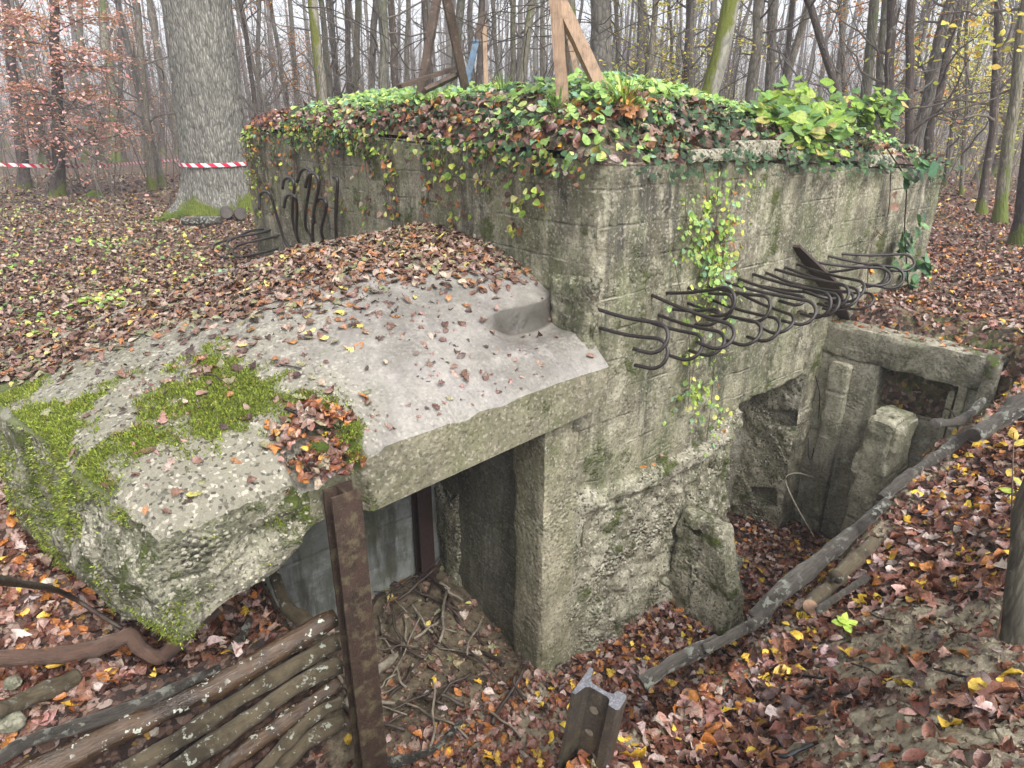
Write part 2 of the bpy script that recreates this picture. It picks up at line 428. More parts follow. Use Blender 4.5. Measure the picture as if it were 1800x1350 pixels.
M = {}
M['wall'] = concrete_mat('board marked concrete', moss=0.40, streak=0.9, green_amt=0.72)
M['foot'] = concrete_mat('crumbled concrete', c1=(0.42, 0.395, 0.30), c2=(0.22, 0.205, 0.145), light=(0.58, 0.55, 0.44), streak=0.3, boards=0, moss=0.42, pebbles=0.9, bumpd=2.0, green_amt=0.6)
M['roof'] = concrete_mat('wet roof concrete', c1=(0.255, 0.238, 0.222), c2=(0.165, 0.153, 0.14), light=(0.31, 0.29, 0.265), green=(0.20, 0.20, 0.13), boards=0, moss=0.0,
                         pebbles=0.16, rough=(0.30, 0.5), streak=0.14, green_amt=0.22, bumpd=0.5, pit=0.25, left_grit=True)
M['fascia'] = concrete_mat('fascia concrete', c1=(0.215, 0.195, 0.135), c2=(0.13, 0.12, 0.08), light=(0.30, 0.275, 0.2), boards=0, moss=0.25, streak=0.35, bumpd=0.7)
M['chunk'] = concrete_mat('mossy broken concrete', c1=(0.31, 0.295, 0.225), c2=(0.17, 0.165, 0.11), boards=0, moss=0.6, pebbles=0.8, bumpd=2.2, green_amt=0.8, moss_col=(0.10, 0.135, 0.02))
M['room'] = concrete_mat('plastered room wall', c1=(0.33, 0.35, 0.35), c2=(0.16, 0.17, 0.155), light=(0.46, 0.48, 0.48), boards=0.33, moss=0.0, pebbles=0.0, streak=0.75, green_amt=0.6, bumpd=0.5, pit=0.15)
M['room_dark'] = concrete_mat('dark room side wall', c1=(0.20, 0.195, 0.155), c2=(0.10, 0.10, 0.075), light=(0.30, 0.30, 0.25), boards=0.25, moss=0.1, pebbles=0.3, streak=0.6)  # darker, browner concrete than the back wall of the room
M['pillar'] = concrete_mat('pillar concrete', c1=(0.34, 0.31, 0.22), c2=(0.22, 0.205, 0.135), light=(0.48, 0.44, 0.32), boards=0, moss=0.12, streak=0.45, pebbles=0.5)
M['wing'] = concrete_mat('wing wall concrete', c1=(0.38, 0.355, 0.27), c2=(0.18, 0.17, 0.125), light=(0.55, 0.52, 0.42), moss=0.3, moss_up=0.12, boards=0.42, streak=0.5)
M['stone'] = concrete_mat('stone', c1=(0.38, 0.36, 0.28), c2=(0.22, 0.21, 0.16), boards=0, moss=0.2, pebbles=0.3)
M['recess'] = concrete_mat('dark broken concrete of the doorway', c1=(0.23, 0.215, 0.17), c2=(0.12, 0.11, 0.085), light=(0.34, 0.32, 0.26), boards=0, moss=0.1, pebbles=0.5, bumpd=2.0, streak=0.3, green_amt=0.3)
M['stub'] = concrete_mat('mossy stub concrete', c1=(0.36, 0.34, 0.25), c2=(0.19, 0.18, 0.12), light=(0.5, 0.47, 0.37), boards=0, moss=0.6, pebbles=0.7, bumpd=1.6)
M['clod'] = concrete_mat('wet clay', c1=(0.30, 0.26, 0.185), c2=(0.17, 0.145, 0.10), light=(0.38, 0.335, 0.25), green=(0.16, 0.15, 0.08), boards=0, moss=0.0, pebbles=0.1, streak=0.0, rough=(0.35, 0.6), green_amt=0.3)
M['moss'] = concrete_mat('moss cushion', c1=(0.10, 0.13, 0.02), c2=(0.05, 0.07, 0.012), light=(0.16, 0.19, 0.03), green=(0.06, 0.09, 0.01), boards=0, moss=1.2, pebbles=0.0, streak=0.0, rough=(0.9, 1.0), moss_col=(0.10, 0.145, 0.02))
M['ground'] = ground_mat()
M['dead'] = leaf_mat('wet fallen leaf', 0.27, 0.65)
M['green'] = leaf_mat('fresh leaf', 0.45, 0.45, 0.25, 0.3)
M['russet'] = leaf_mat('hanging autumn leaf', 0.6, 0.3, 0.35, 0.2)
M['rebar'] = rust_mat('black rusted rebar', (0.030, 0.023, 0.022), (0.014, 0.012, 0.012), 0.38)
M['steel'] = rust_mat('rusted steel post', (0.052, 0.032, 0.024), (0.025, 0.017, 0.014), 0.5, worn=0.45)
M['steel_dark'] = rust_mat('dark rusted steel', (0.05, 0.028, 0.026), (0.03, 0.018, 0.018), 0.5)
M['rail'] = rust_mat('old rail steel', (0.060, 0.052, 0.044), (0.032, 0.028, 0.025), 0.4, worn=0.25)
M['railtop'] = rust_mat('sawn rail end', (0.20, 0.20, 0.215), (0.12, 0.12, 0.135), 0.4, 0.35)
M['log_wet'] = wood_mat('wet peeled log', (0.115, 0.062, 0.026), (0.04, 0.026, 0.017), 0.14, 1.0, (2, 9, 1), 4, 0.7, (0.605, 0.63), True, 0.006)
M['log_bark'] = wood_mat('lichened bark log', (0.22, 0.18, 0.115), (0.075, 0.058, 0.036), 0.5, 0.8, (4, 16, 1), 4, 0.4, (0.585, 0.63), True, 0.014)
M['log_grey'] = wood_mat('weathered grey log', (0.25, 0.225, 0.19), (0.03, 0.026, 0.025), 0.36, 0.7, (3.5, 16, 1), 4, 0.5, (0.53, 0.57), True, 0.035)
M['log_end'] = wood_mat('sawn log end', (0.13, 0.11, 0.095), (0.05, 0.045, 0.04), 0.6, 0, (1, 1, 1), 40)
M['branch'] = wood_mat('red brown branch', (0.22, 0.12, 0.08), (0.075, 0.058, 0.05), 0.35, 0.0, (3, 12, 1), 4, 0.5, (.6, .65), True, 0.012)
M['stick'] = wood_mat('dark stick', (0.085, 0.06, 0.045), (0.035, 0.026, 0.022), 0.5, 0.0, (1, 1, 1), 22)
M['stick_pale'] = wood_mat('pale stick', (0.30, 0.26, 0.20), (0.14, 0.12, 0.09), 0.6, 0.2, (1, 1, 1), 22)
M['blackroot'] = wood_mat('black root', (0.04, 0.04, 0.045), (0.02, 0.02, 0.022), 0.35)
M['timber_dark'] = wood_mat('dark timber', (0.13, 0.085, 0.06), (0.07, 0.05, 0.04), 0.6, 0.15, (9, 9, 1), 9)
M['timber_new'] = wood_mat('pale timber', (0.42, 0.29, 0.19), (0.27, 0.18, 0.12), 0.6, 0.0, (9, 9, 1), 9)
M['timber_blue'] = wood_mat('blue painted timber', (0.10, 0.20, 0.32), (0.10, 0.13, 0.17), 0.6, 0.0, (6, 6, 1), 9)
M['cut_red'] = wood_mat('freshly cut wood', (0.50, 0.33, 0.22), (0.38, 0.24, 0.16), 0.7, 0.0, (1, 1, 1), 20)
M['oak'] = bark_mat('old oak bark', (0.31, 0.31, 0.285), (0.12, 0.12, 0.108), moss=0.02, scale=1.35, ridge=1.1, lichen=0.15, moss_base=0.42, zcomp=0.24)
M['bark_edge'] = bark_mat('lichened dark bark', (0.13, 0.12, 0.09), (0.05, 0.045, 0.036), moss=0.35, scale=2.2, ridge=0.4, lichen=0.5)
M['bark_strong'] = bark_mat('bark with a band of moss', (0.34, 0.33, 0.28), (0.16, 0.155, 0.13), moss=0.75, scale=1.2, ridge=0.6, moss_col=(0.13, 0.15, 0.025), side=(-1, -.3, 0))
M['bark_grey'] = bark_mat('grey bark', (0.25, 0.235, 0.205), (0.11, 0.10, 0.09), moss=0.25, scale=1.2, ridge=0.8, moss_base=0.3)
M['bark_dark'] = bark_mat('dark bark', (0.11, 0.09, 0.08), (0.045, 0.036, 0.034), moss=0.15, scale=1.4, ridge=0.5, lichen=0.5, moss_base=0.3)
M['bark_moss'] = bark_mat('mossy bark', (0.23, 0.22, 0.175), (0.09, 0.09, 0.07), moss=0.55, scale=1.2, ridge=0.7, moss_base=0.35, moss_col=(0.085, 0.115, 0.025))
M['bark_twig'] = bark_mat('twig bark', (0.17, 0.15, 0.135), (0.085, 0.075, 0.07), moss=0.1, scale=2, ridge=0.2, lichen=0.2)

def tape_mat():
    m, nt, b = new_mat('red and white tape'); k = NB(nt)
    c = k.n('ShaderNodeTexCoord'); s = k.sep(c.outputs['UV'])
    d = k.math('FRACT', k.math('ADD', k.math('MULTIPLY', s[0], 1.0), k.math('MULTIPLY', s[1], 0.35)))
    st = k.math('LESS_THAN', d, 0.5)
    k.l(k.mix(st, (0.75, 0.73, 0.74), (0.55, 0.02, 0.06)), b.inputs['Base Color']); b.inputs['Roughness'].default_value = 0.35
    return m
M['tape'] = tape_mat()
# ------------------------------------------------------------------ terrain (z relative to the eye, in bunker axes)
def ground_z(u, w, detail=True):
    u = np.asarray(u, float); w = np.asarray(w, float)
    shp = np.broadcast(u, w).shape; u = np.broadcast_to(u, shp).ravel(); w = np.broadcast_to(w, shp).ravel()
    P3 = np.column_stack([u, w, np.zeros_like(u)])
    z = -1.5 + 0.07 * fbm(P3, 0.35, 3, 1) + 0.25 * sm(10, 60, np.hypot(u, w)) * fbm(P3, 0.05, 2, 2)
    bump = 0.72 * np.exp(-(np.maximum(w - 1.1, 0) / 1.65) ** 2) * np.exp(-(np.maximum(-u, 0) / 2.7) ** 2) * sm(-3.9, -1.2, u) * sm(0.9, 1.4, w) * (u < 0.4)
    out = z + bump
    # bank on the near side of the trench
    ze = np.interp(u, [-4, -3, -1.4, -.9, -.2, .45, 1.9, 2.9, 3.4], [-1.9, -1.9, -2.04, -2.24, -2.2, -2.1, -1.80, -1.66, -1.55])
    k = sm(-2.5, -1.45, w); bank = lerp(z, ze, k)
    floor = -3.5 + 0.05 * fbm(P3, 2.2, 3, 5) - 0.08 * sm(0.5, 2.0, u)
    floor = floor + 0.14 * sm(0.6, 1.3, w) * sm(-1.9, -0.5, u) * (u < 0.3)
    edge = -1.42 + 0.07 * fbm(P3, 1.4, 3, 8)
    k2 = sm(0, 1, (w - edge) / 0.46)
    tr = lerp(bank, floor, k2)
    # left, behind the stacked poles
    fill = np.interp(w, [0.1, 0.5, 1.1, 1.9, 2.4], [-2.24, -2.18, -1.95, -1.62, -1.5])
    fill = fill + 0.18 * sm(-2.9, -2.1, u) * sm(.05, .3, w) * -1.0
    fill = np.where(u > -2.75, np.minimum(fill, -2.05), fill)
    fill = fill + .05 * fbm(P3, 2.5, 3, 12)
    kf = sm(0.05, 0.13, w) * (1 - sm(-1.95, -1.45, u))
    tr = lerp(tr, fill, kf)
    # hand over to the forest floor behind the room, below the block and right of the wing wall
    kw = sm(1.40, 1.58, w) * (1 - sm(-2.95, -2.75, u) * 0) 
    left = u < -2.8
    kw = np.where(left, sm(1.0, 2.2, w), kw)
    kin = sm(0.05, 0.35, u) * sm(0.72, 1.0, w)
    kr = sm(2.98, 3.12, u) * 0.86 + sm(3.12, 3.42, u) * 0.14
    kr = np.maximum(kr, sm(2.85, 3.0, u) * sm(-1.16, -1.32, w))
    kk = np.maximum(np.maximum(kw, kin), kr)
    inside = (u > 0.12) & (u < 4.5) & (w > 0.3) & (w < 5.3)
    r = lerp(tr, out, kk)
    # far left of the trench closes
    kl = 1 - sm(-7.5, -5.0, u); r = lerp(r, out, kl)
    r = np.where(inside & (w > 0.75), np.minimum(r, -1.3), r)
    if detail:
        near = 1 - sm(3, 9, np.hypot(u + 1, w + 1))
        cl = fbm(P3, 6, 4, 21)
        clod = (0.045 * cl + 0.05 * np.abs(fbm(P3, 9, 3, 22))) * near * (w < 0.3)
        r = r + clod + 0.012 * fbm(P3, 5, 2, 31)
    return r.reshape(shp)
def bare_mask(u, w):
    P3 = np.column_stack([np.ravel(u), np.ravel(w), 0 * np.ravel(u)])
    n = fbm(P3, 1.8, 4, 77)
    bank = sm(-1.5, -1.8, P3[:, 1]) * (1 - sm(0.6, 2.0, P3[:, 0]))
    m = bank * sm(0.08, 0.36, n + 0.04)
    wallb = sm(-0.98, -1.1, P3[:, 1]) * sm(-1.55, -1.45, P3[:, 1]) * 0.5 * (P3[:, 0] < 2.7)
    room = sm(-0.25, 0.15, P3[:, 1]) * sm(-2.0, -1.6, P3[:, 0]) * (P3[:, 0] < -.2) * (P3[:, 1] < 1.5)
    fl = (P3[:, 0] < -.4) * (P3[:, 0] > -1.9) * (P3[:, 1] > -.6) * (P3[:, 1] < .1) * sm(-.05, .25, n) * .8
    return np.clip(np.maximum(np.maximum(m, room), np.maximum(wallb, fl)), 0, 1)

def axis(lo, hi, step, far, g=1.16):
    mid = list(np.arange(lo, hi, step)); a = []; x = lo; s = step
    while x > -far: s *= g; x -= s; a.append(x)
    b = []; x = mid[-1]; s = step
    while x < far: s *= g; x += s; b.append(x)
    return np.array(a[::-1] + mid + b)
ua = axis(-3.6, 3.8, 0.028, 260); wa = axis(-2.7, 1.8, 0.028, 260)
gu, gw = np.meshgrid(ua, wa, indexing='ij')
gz = ground_z(gu, gw)
Vg = W(np.column_stack([gu.ravel(), gw.ravel(), gz.ravel()]))
bm_ = bare_mask(gu, gw)
gcol = np.zeros((gu.size, 3)); gcol[:, 0] = bm_
gcol[:, 1] = (np.hypot(Vg[:, 0], Vg[:, 1]) > 5.5)
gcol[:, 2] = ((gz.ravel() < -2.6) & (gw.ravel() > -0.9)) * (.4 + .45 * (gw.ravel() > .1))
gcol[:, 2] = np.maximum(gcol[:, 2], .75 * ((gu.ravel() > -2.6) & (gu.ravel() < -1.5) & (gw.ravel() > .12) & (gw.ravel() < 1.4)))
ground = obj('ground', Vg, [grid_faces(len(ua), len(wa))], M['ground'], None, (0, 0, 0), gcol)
tag(ground, kind='structure')

# ------------------------------------------------------------------ the bunker
BZ = -3.6
bunker = empty('concrete_bunker', W([0, 0, BZ])[0], ROT,
               'weathered grey concrete bunker with sloping porch roof, wing wall and rusted steel hooks', 'bunker')
def L(V): V = np.asarray(V, float).copy(); V[:, 2] -= BZ; return V
def part(name, V, F, mat, parent=None, smooth=True):
    return obj(name, L(V), F, mat, parent or bunker, smooth=smooth)

UE, WE = 4.68, 5.75
def ztop_r(u): return np.interp(u, [0, 1.0, 2.3, 3.4, 4.68], [-0.185, -0.21, -0.27, -0.33, -0.40])
def ztop_l(w): return np.interp(w, [0, 1, 2.5, 4.2, 5.75], [-0.185, -0.15, -0.10, -0.08, -0.10])
def Dfield(P):
    D = np.column_stack([fbm(P, 2.2, 3, 100 + 7 * k) for k in range(3)]) * 0.012
    D += np.column_stack([fbm(P, 22, 3, 140 + 7 * k) for k in range(3)]) * 0.005
    n = np.clip(fbm(P, 6, 4, 160) + 0.35, 0, 1.2)
    de = np.exp(-(np.abs(P[:, 0]) + np.abs(P[:, 1])) / 0.05)
    D[:, 0] += 0.045 * n * de; D[:, 1] += 0.045 * n * de
    return D
# right-hand face with the crumbled footing, the broken doorway and the hole
led = np.array([px_w(*q) for q in ((1018, 868), (1100, 842), (1180, 806), (1240, 765), (1290, 722))])
foot_top = lambda u: np.interp(u, led[:, 0], led[:, 2])
def poly_in(u, z, poly):
    ins = np.zeros(u.shape, bool); n = len(poly)
    for i in range(n):
        x1, y1 = poly[i]; x2, y2 = poly[(i + 1) % n]
        c = ((y1 > z) != (y2 > z)) & (u < (x2 - x1) * (z - y1) / (y2 - y1 + 1e-12) + x1)
        ins ^= c
    return ins
def pp(lst, w=0.0): return [tuple(px_w(x, y, w)[[0, 2]]) for x, y in lst]
dl = [tuple(px_w(x, y, 0)[[0, 2]]) for x, y in ((1300, 712), (1330, 697), (1365, 682), (1392, 668))]
UD = 2.60
door = dl + [(UD + .05, dl[-1][1] - .02), (UD + .05, -3.9)] + [tuple(px_w(x, y, 0)[[0, 2]]) for x, y in ((1272, 1010), (1284, 915), (1292, 800))]
nich1 = pp([(1350, 722), (1398, 724), (1400, 755), (1352, 750)], .0)
nich2 = pp([(1322, 858), (1362, 862), (1366, 892), (1352, 905), (1326, 893)], .0)
hole = pp([(1394, 556), (1402, 548), (1416, 548), (1422, 556), (1420, 566), (1394, 566)])
nu, nz = 250, 190
uu, tz = np.meshgrid(np.linspace(0, UE, nu), np.linspace(0, 1, nz), indexing='ij')
zt = ztop_r(uu); zz = lerp(zt, -3.95, tz)
us = uu - 0.13 * (1 - uu / UE) ** 30 * sm(-1.15, -1.4, zz)
Pf = np.column_stack([us.ravel(), 0 * us.ravel(), zz.ravel()])
dpt = np.zeros(len(Pf))
U_, Z_ = Pf[:, 0], Pf[:, 2]
below = foot_top(U_) + 0.05 * fbm(Pf, 3, 4, 9) - Z_
act = (U_ < 1.78) * sm(-.12, .16, U_)
rg = fbm(Pf, 4, 5, 12); rg2 = np.abs(fbm(Pf, 11, 3, 13))
band = sm(0.0, 0.025, below) * (1 - sm(0.10, 0.2, below))
dpt -= act * (band * (0.065 + 0.09 * rg + 0.04 * fbm(Pf, 15, 3, 14)) + sm(0.1, 0.2, below) * (0.0 + 0.07 * rg - 0.05 * rg2 + 0.035 * fbm(Pf, 17, 3, 17)))
dpt -= 0.06 * act * sm(0.9, 1.5, below) 
gx = U_ + 0.018 * fbm(Pf, 7, 4, 50); gy = Z_ + 0.018 * fbm(Pf, 7, 4, 51)
din = poly_in(gx, gy, door)
dpt += din * (0.50 + 0.06 * fbm(Pf, 3.5, 5, 15) - 0.03 * np.abs(fbm(Pf, 12, 3, 16)))
dpt += poly_in(gx, gy, hole) * 0.12
# spalled patches of the upper wall
sp = sm(0.12, 0.3, fbm(Pf, 1.7, 4, 61)) * (1 - din)
dpt += sp * (0.014 + 0.02 * fbm(Pf, 12, 3, 62))
# crude board steps
bid = np.floor((Z_ + 0.015 * fbm(Pf, 1, 2, 5)) / 0.2).astype(int)
Pf2 = Pf.copy(); Pf2[:, 1] = dpt
Vr = Pf2 + Dfield(Pf2)
# left-hand face
nw = 240; nz2 = 100
ww, tz = np.meshgrid(np.linspace(0, WE, nw), np.linspace(0, 1, nz2), indexing='ij')
zz2 = lerp(ztop_l(ww), -2.6, tz)
Pl = np.column_stack([0 * ww.ravel(), ww.ravel(), zz2.ravel()])
bid = np.floor((Pl[:, 2] + 0.015 * fbm(Pl, 1, 2, 5)) / 0.2).astype(int)
Vl = Pl + Dfield(Pl); Vl[:, 0] += 0.02 * np.clip(fbm(Pl, 2, 4, 63), 0, 1)
blk = Acc(); blk.add(Vr, [grid_faces(nu, nz)]); blk.add(Vl, [grid_faces(nw, nz2, True)])
# top, far end, back
ut, wt = np.meshgrid(np.linspace(0, UE, 120), np.linspace(0, WE, 120), indexing='ij')
ztp = lerp(ztop_r(ut), np.minimum(ztop_r(ut) + .05, ztop_l(wt)), sm(0, 1.5, wt)); ztp = np.where(ut < 0.5, lerp(ztop_l(wt), ztp, sm(0, .5, ut)), ztp)
Pt = np.column_stack([ut.ravel(), wt.ravel(), ztp.ravel()])
blk.add(Pt + Dfield(Pt), [grid_faces(120, 120)])
we, ze_ = np.meshgrid(np.linspace(0, WE, 110), np.linspace(0, 1, 60), indexing='ij')
zb_ = lerp(lerp(-0.40, -0.35, we / WE), -2.4, ze_)
Pe = np.column_stack([UE + 0 * we.ravel(), we.ravel(), zb_.ravel()])
blk.add(Pe + Dfield(Pe), [grid_faces(110, 60)])
ub, zb2 = np.meshgrid(np.linspace(0, UE, 90), np.linspace(0, 1, 50), indexing='ij')
Pb = np.column_stack([ub.ravel(), WE + 0 * ub.ravel(), lerp(lerp(-0.10, -0.35, ub / UE), -2.4, zb2).ravel()])
blk.add(Pb + Dfield(Pb), [grid_faces(90, 50, True)])
fm = part('main_block', blk.verts(), blk.f, M['wall'])
# give the crumbled footing its own bare-aggregate material
fm.data.materials.append(M['foot'])
fc = np.zeros(len(fm.data.polygons), np.int32)
nf = (nu - 1) * (nz - 1)
cen = np.zeros(len(fm.data.polygons) * 3, np.float32); fm.data.polygons.foreach_get('center', cen); cen = cen.reshape(-1, 3)
ce = cen[:nf].copy(); ce[:, 2] += BZ
bl = foot_top(ce[:, 0]) + 0.05 * fbm(ce, 3, 4, 9) - ce[:, 2]
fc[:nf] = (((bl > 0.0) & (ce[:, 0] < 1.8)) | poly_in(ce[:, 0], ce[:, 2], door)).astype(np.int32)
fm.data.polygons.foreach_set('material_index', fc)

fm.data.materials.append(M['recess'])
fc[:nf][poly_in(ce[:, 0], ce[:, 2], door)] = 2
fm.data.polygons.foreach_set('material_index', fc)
# the right-hand side of the doorway with its two square sockets
gw_, gz__ = np.meshgrid(np.linspace(-.01, .60, 60), np.linspace(-3.75, dl[-1][1] + .12, 150), indexing='ij')
Pd = np.column_stack([0 * gw_.ravel() + UD, gw_.ravel(), gz__.ravel()])
qn = [[tuple(px_u(x, y, UD)[[1, 2]]) for x, y in q] for q in (((1350, 721), (1400, 722), (1398, 752), (1352, 750)), ((1320, 856), (1362, 860), (1364, 892), (1324, 890)))]
sock = sum(poly_in(Pd[:, 1], Pd[:, 2], q) * 1.0 for q in qn)
Pd[:, 0] += .045 * fbm(Pd, 4, 5, 701) - .02 * np.abs(fbm(Pd, 12, 3, 702)) + .22 * np.clip(sock, 0, 1)
Pd[:, 0] += .05 * (1 - sm(0, .05, gw_.ravel())) * np.clip(fbm(Pd, 6, 3, 703) + .4, 0, 1)
part('door_jamb', Pd, [grid_faces(60, 150)], M['foot'])
# loose edge blocks along the top of the right face
for (xa, xb, ya, yb, hh) in ((1284, 1358, 252, 288, 0.13), (1385, 1432, 262, 290, 0.10), (1520, 1562, 270, 292, 0.09), (1205, 1282, 270, 292, 0.07)):
    A = px_w(xa, 285, 0.0); B = px_w(xb, 285, 0.0)
    z0 = ztop_r(A[0]) - 0.005
    V, F = rough_box(A[0], B[0], -0.05, 0.28, z0, z0 + hh, 0.02, 0.012, 0.03, 6, int(xa), 0.006)
    part('edge_block', V, F, M['foot'])

# porch roof slab
def zfront(u): return np.interp(u, [-2.5, -2.34, -1.5, 0], [-1.42, -1.405, -1.335, -1.276])
def Aamp(u): return np.interp(u, [-2.8, -1.72, -1, 0], [.25, .44, .565, .60])
def roof_z(u, w):
    r = zfront(u) + Aamp(u) * np.tanh((w + .12) / .80)
    r = r - 0.12 * sm(-2.15, -2.8, u) * sm(-.1, .6, w) * 0.4
    stepw = 0.34 + 0.02 * np.sin(u * 11) + .10 * u
    r = r - 0.125 * sm(-0.60, -0.34, u) * sm(0.05, 0.30, w) * (1 - sm(stepw - .006, stepw + .006, w))
    return r
nuS, nwS = 230, 200
fi, fj = np.meshgrid(np.linspace(0, 1, nuS), np.linspace(0, 1, nwS), indexing='ij')
Wg = -0.12 + fj ** 1.15 * 1.95
uL = np.interp(Wg, [-.12, .3, 1.2, 1.85], [-2.38, -2.53, -2.75, -2.88]) + .045 * fbm(np.column_stack([Wg.ravel(), 0 * Wg.ravel(), 0 * Wg.ravel()]), 5, 4, 90).reshape(Wg.shape)
uR = np.interp(Wg, [-.12, .0, .15, .31, 1.9], [.02, .02, .01, .03, .03])
Ug = lerp(uL, uR, fi)
notch = sm(-1.86, -1.80, Ug) * (1 - sm(-1.56, -1.50, Ug))
P3 = np.column_stack([Ug.ravel(), Wg.ravel(), 0 * Ug.ravel()])
e = np.clip(fbm(P3, 8, 4, 71), -0.2, 1).reshape(Ug.shape)
fr = np.exp(-(Wg + .12) / 0.035)
Zt = roof_z(Ug, Wg) - fr * (0.012 + 0.05 * np.clip(e + 0.1, 0, 1)) - notch * 0.11 * (1 - sm(-0.02, 0.14, Wg)) * (0.8 + .5 * e)
le = np.exp(-(Ug - uL) / 0.05); Zt = Zt - le * (0.03 + 0.05 * np.clip(e, 0, 1))
Zt += 0.006 * fbm(P3, 1.5, 3, 72).reshape(Ug.shape) + 0.0018 * fbm(P3, 18, 3, 73).reshape(Ug.shape)
rg = sm(-1.7, -2.3, Ug) ; Zt += rg * 0.008 * fbm(P3, 9, 4, 74).reshape(Ug.shape)
edgen = fbm(np.column_stack([Ug.ravel(), 0 * Ug.ravel(), 0 * Ug.ravel()]), 4.5, 5, 91).reshape(Ug.shape)
Wt = Wg + notch * 0.07 * (1 - sm(.0, .2, Wg)) + fr * 0.012 * e + (1 - sm(-.12, .12, Wg)) * (0.016 + .05 * sm(-1.7, -1.95, Ug)) * edgen
Zb_front = np.interp(Ug, [-2.5, -2.33, -2.1, -1.95, -1.84, -1.77, -1.72, -1.5, 0.03], [-1.94, -1.92, -1.84, -1.79, -1.71, -1.64, -1.635, -1.655, -1.535])
Zb_back = np.interp(Ug, [-2.9, -2.3, -2.0, -1.7, 0], [-2.02, -1.96, -1.76, -1.62, -1.56])
Zb = lerp(Zb_front, Zb_back, sm(-.12, .5, Wg))
Zb = Zb + sm(-1.75, -2.0, Ug) * 0.05 * fbm(P3, 4, 4, 75).reshape(Ug.shape)
top = np.column_stack([Ug.ravel(), Wt.ravel(), Zt.ravel()])
botU = Ug + 0.10 * sm(-1.9, -2.4, Ug) * (Ug - uL < .001) * 0
bot = np.column_stack([botU.ravel(), (Wg + notch * .05).ravel(), Zb.ravel()])
# the broken left part narrows downwards at the front
bot[:, 1] += (sm(-1.76, -1.9, Ug) * (1 - sm(-2.25, -2.36, Ug)) * 0.05 * (1 - sm(-.1, .5, Wg))).ravel()
def moss_mask(u, w):
    f = fbm(np.column_stack([u, w, 0 * u]), 2.6, 5, 410) + .30 * fbm(np.column_stack([u, w, 0 * u + 9]), 16, 3, 411)
    reg = sm(-1.55, -2.25, u) * (1 - .7 * sm(.45, .95, w) * sm(-2.45, -2.1, u)) * .38 + .25 * sm(-2.45, -2.65, u) + .28 * np.exp(-((u + 1.95) ** 2 + (w - .30) ** 2) / .05) + .5 * np.exp(-((u + 1.53) ** 2 + (w + .04) ** 2) / .003)
    return f + reg - .5 * sm(-1.42, -1.2, u)
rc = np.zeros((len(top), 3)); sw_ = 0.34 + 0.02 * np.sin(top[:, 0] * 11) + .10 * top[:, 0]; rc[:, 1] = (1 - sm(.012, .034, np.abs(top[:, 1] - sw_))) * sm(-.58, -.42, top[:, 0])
rc[:, 0] = np.clip((moss_mask(top[:, 0], top[:, 1]) - .42) / .25, 0, 1)
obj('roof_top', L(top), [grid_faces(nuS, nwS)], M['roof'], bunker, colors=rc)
def ring(G): return np.vstack([G[:, 0], G[-1, 1:], G[-2::-1, -1], G[0, -2:0:-1]])
Tr = ring(top.reshape(nuS, nwS, 3)); Br = ring(bot.reshape(nuS, nwS, 3)); m_ = len(Tr); nr = 22
rows = np.array([lerp(Tr, Br, t) for t in np.linspace(0, 1, nr)])       # nr, m, 3
flat = rows.reshape(-1, 3)
broken = sm(-1.74, -1.82, flat[:, 0])
tt = np.repeat(np.linspace(0, 1, nr), m_); hump = np.sin(np.pi * tt)
D = np.column_stack([fbm(flat, 5, 5, 81), fbm(flat, 5, 5, 82), fbm(flat, 5, 5, 83)])
lump = np.abs(fbm(flat, 13, 3, 84))
amp = (0.008 + 0.085 * broken) * hump
flat2 = flat + D * amp[:, None]
endf = (flat[:, 0] < -2.3)
flat2[:, 0] += np.where(endf, -0.035 * hump - 0.05 * lump * hump, 0)
flat2[:, 1] -= np.where(~endf, (0.06 * broken * lump + 0.012 * np.clip(fbm(flat, 6, 3, 85), 0, 1)) * hump * (flat[:, 1] < .2), 0)
i, j = np.meshgrid(np.arange(nr - 1), np.arange(m_), indexing='ij'); j2 = (j + 1) % m_
F = np.column_stack([(i * m_ + j).ravel(), ((i + 1) * m_ + j).ravel(), ((i + 1) * m_ + j2).ravel(), (i * m_ + j2).ravel()])
fs = part('roof_edge', flat2, [F], M['fascia'])
fs.data.materials.append(M['chunk'])
cen = np.zeros(len(fs.data.polygons) * 3, np.float32); fs.data.polygons.foreach_get('center', cen)
fs.data.polygons.foreach_set('material_index', (cen.reshape(-1, 3)[:, 0] < -1.77).astype(np.int32))
part('ceiling', bot, [grid_faces(nuS, nwS, True)], M['fascia'])

# pillar, room walls
V, F = rough_box(-.349, -.062, .0, .30, -3.75, -1.50, .022, .008, .022, 5, 3); part('pillar', V, F, M['pillar'])
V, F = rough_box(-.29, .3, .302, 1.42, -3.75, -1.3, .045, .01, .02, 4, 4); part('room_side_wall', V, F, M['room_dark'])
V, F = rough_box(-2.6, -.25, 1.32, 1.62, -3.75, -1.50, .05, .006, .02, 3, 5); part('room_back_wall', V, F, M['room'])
V, F = rough_box(-.33, -.20, 1.0, 1.33, -3.75, -2.55, .03, .04, .12, 3, 6); part('fallen_plaster', V, F, M['foot'])
V, F = rough_box(-.05, .05, -.03, .36, -1.40, -.80, .02, .03, .05, 6, 61, .014); part('broken_joint', V, F, M['wall'])
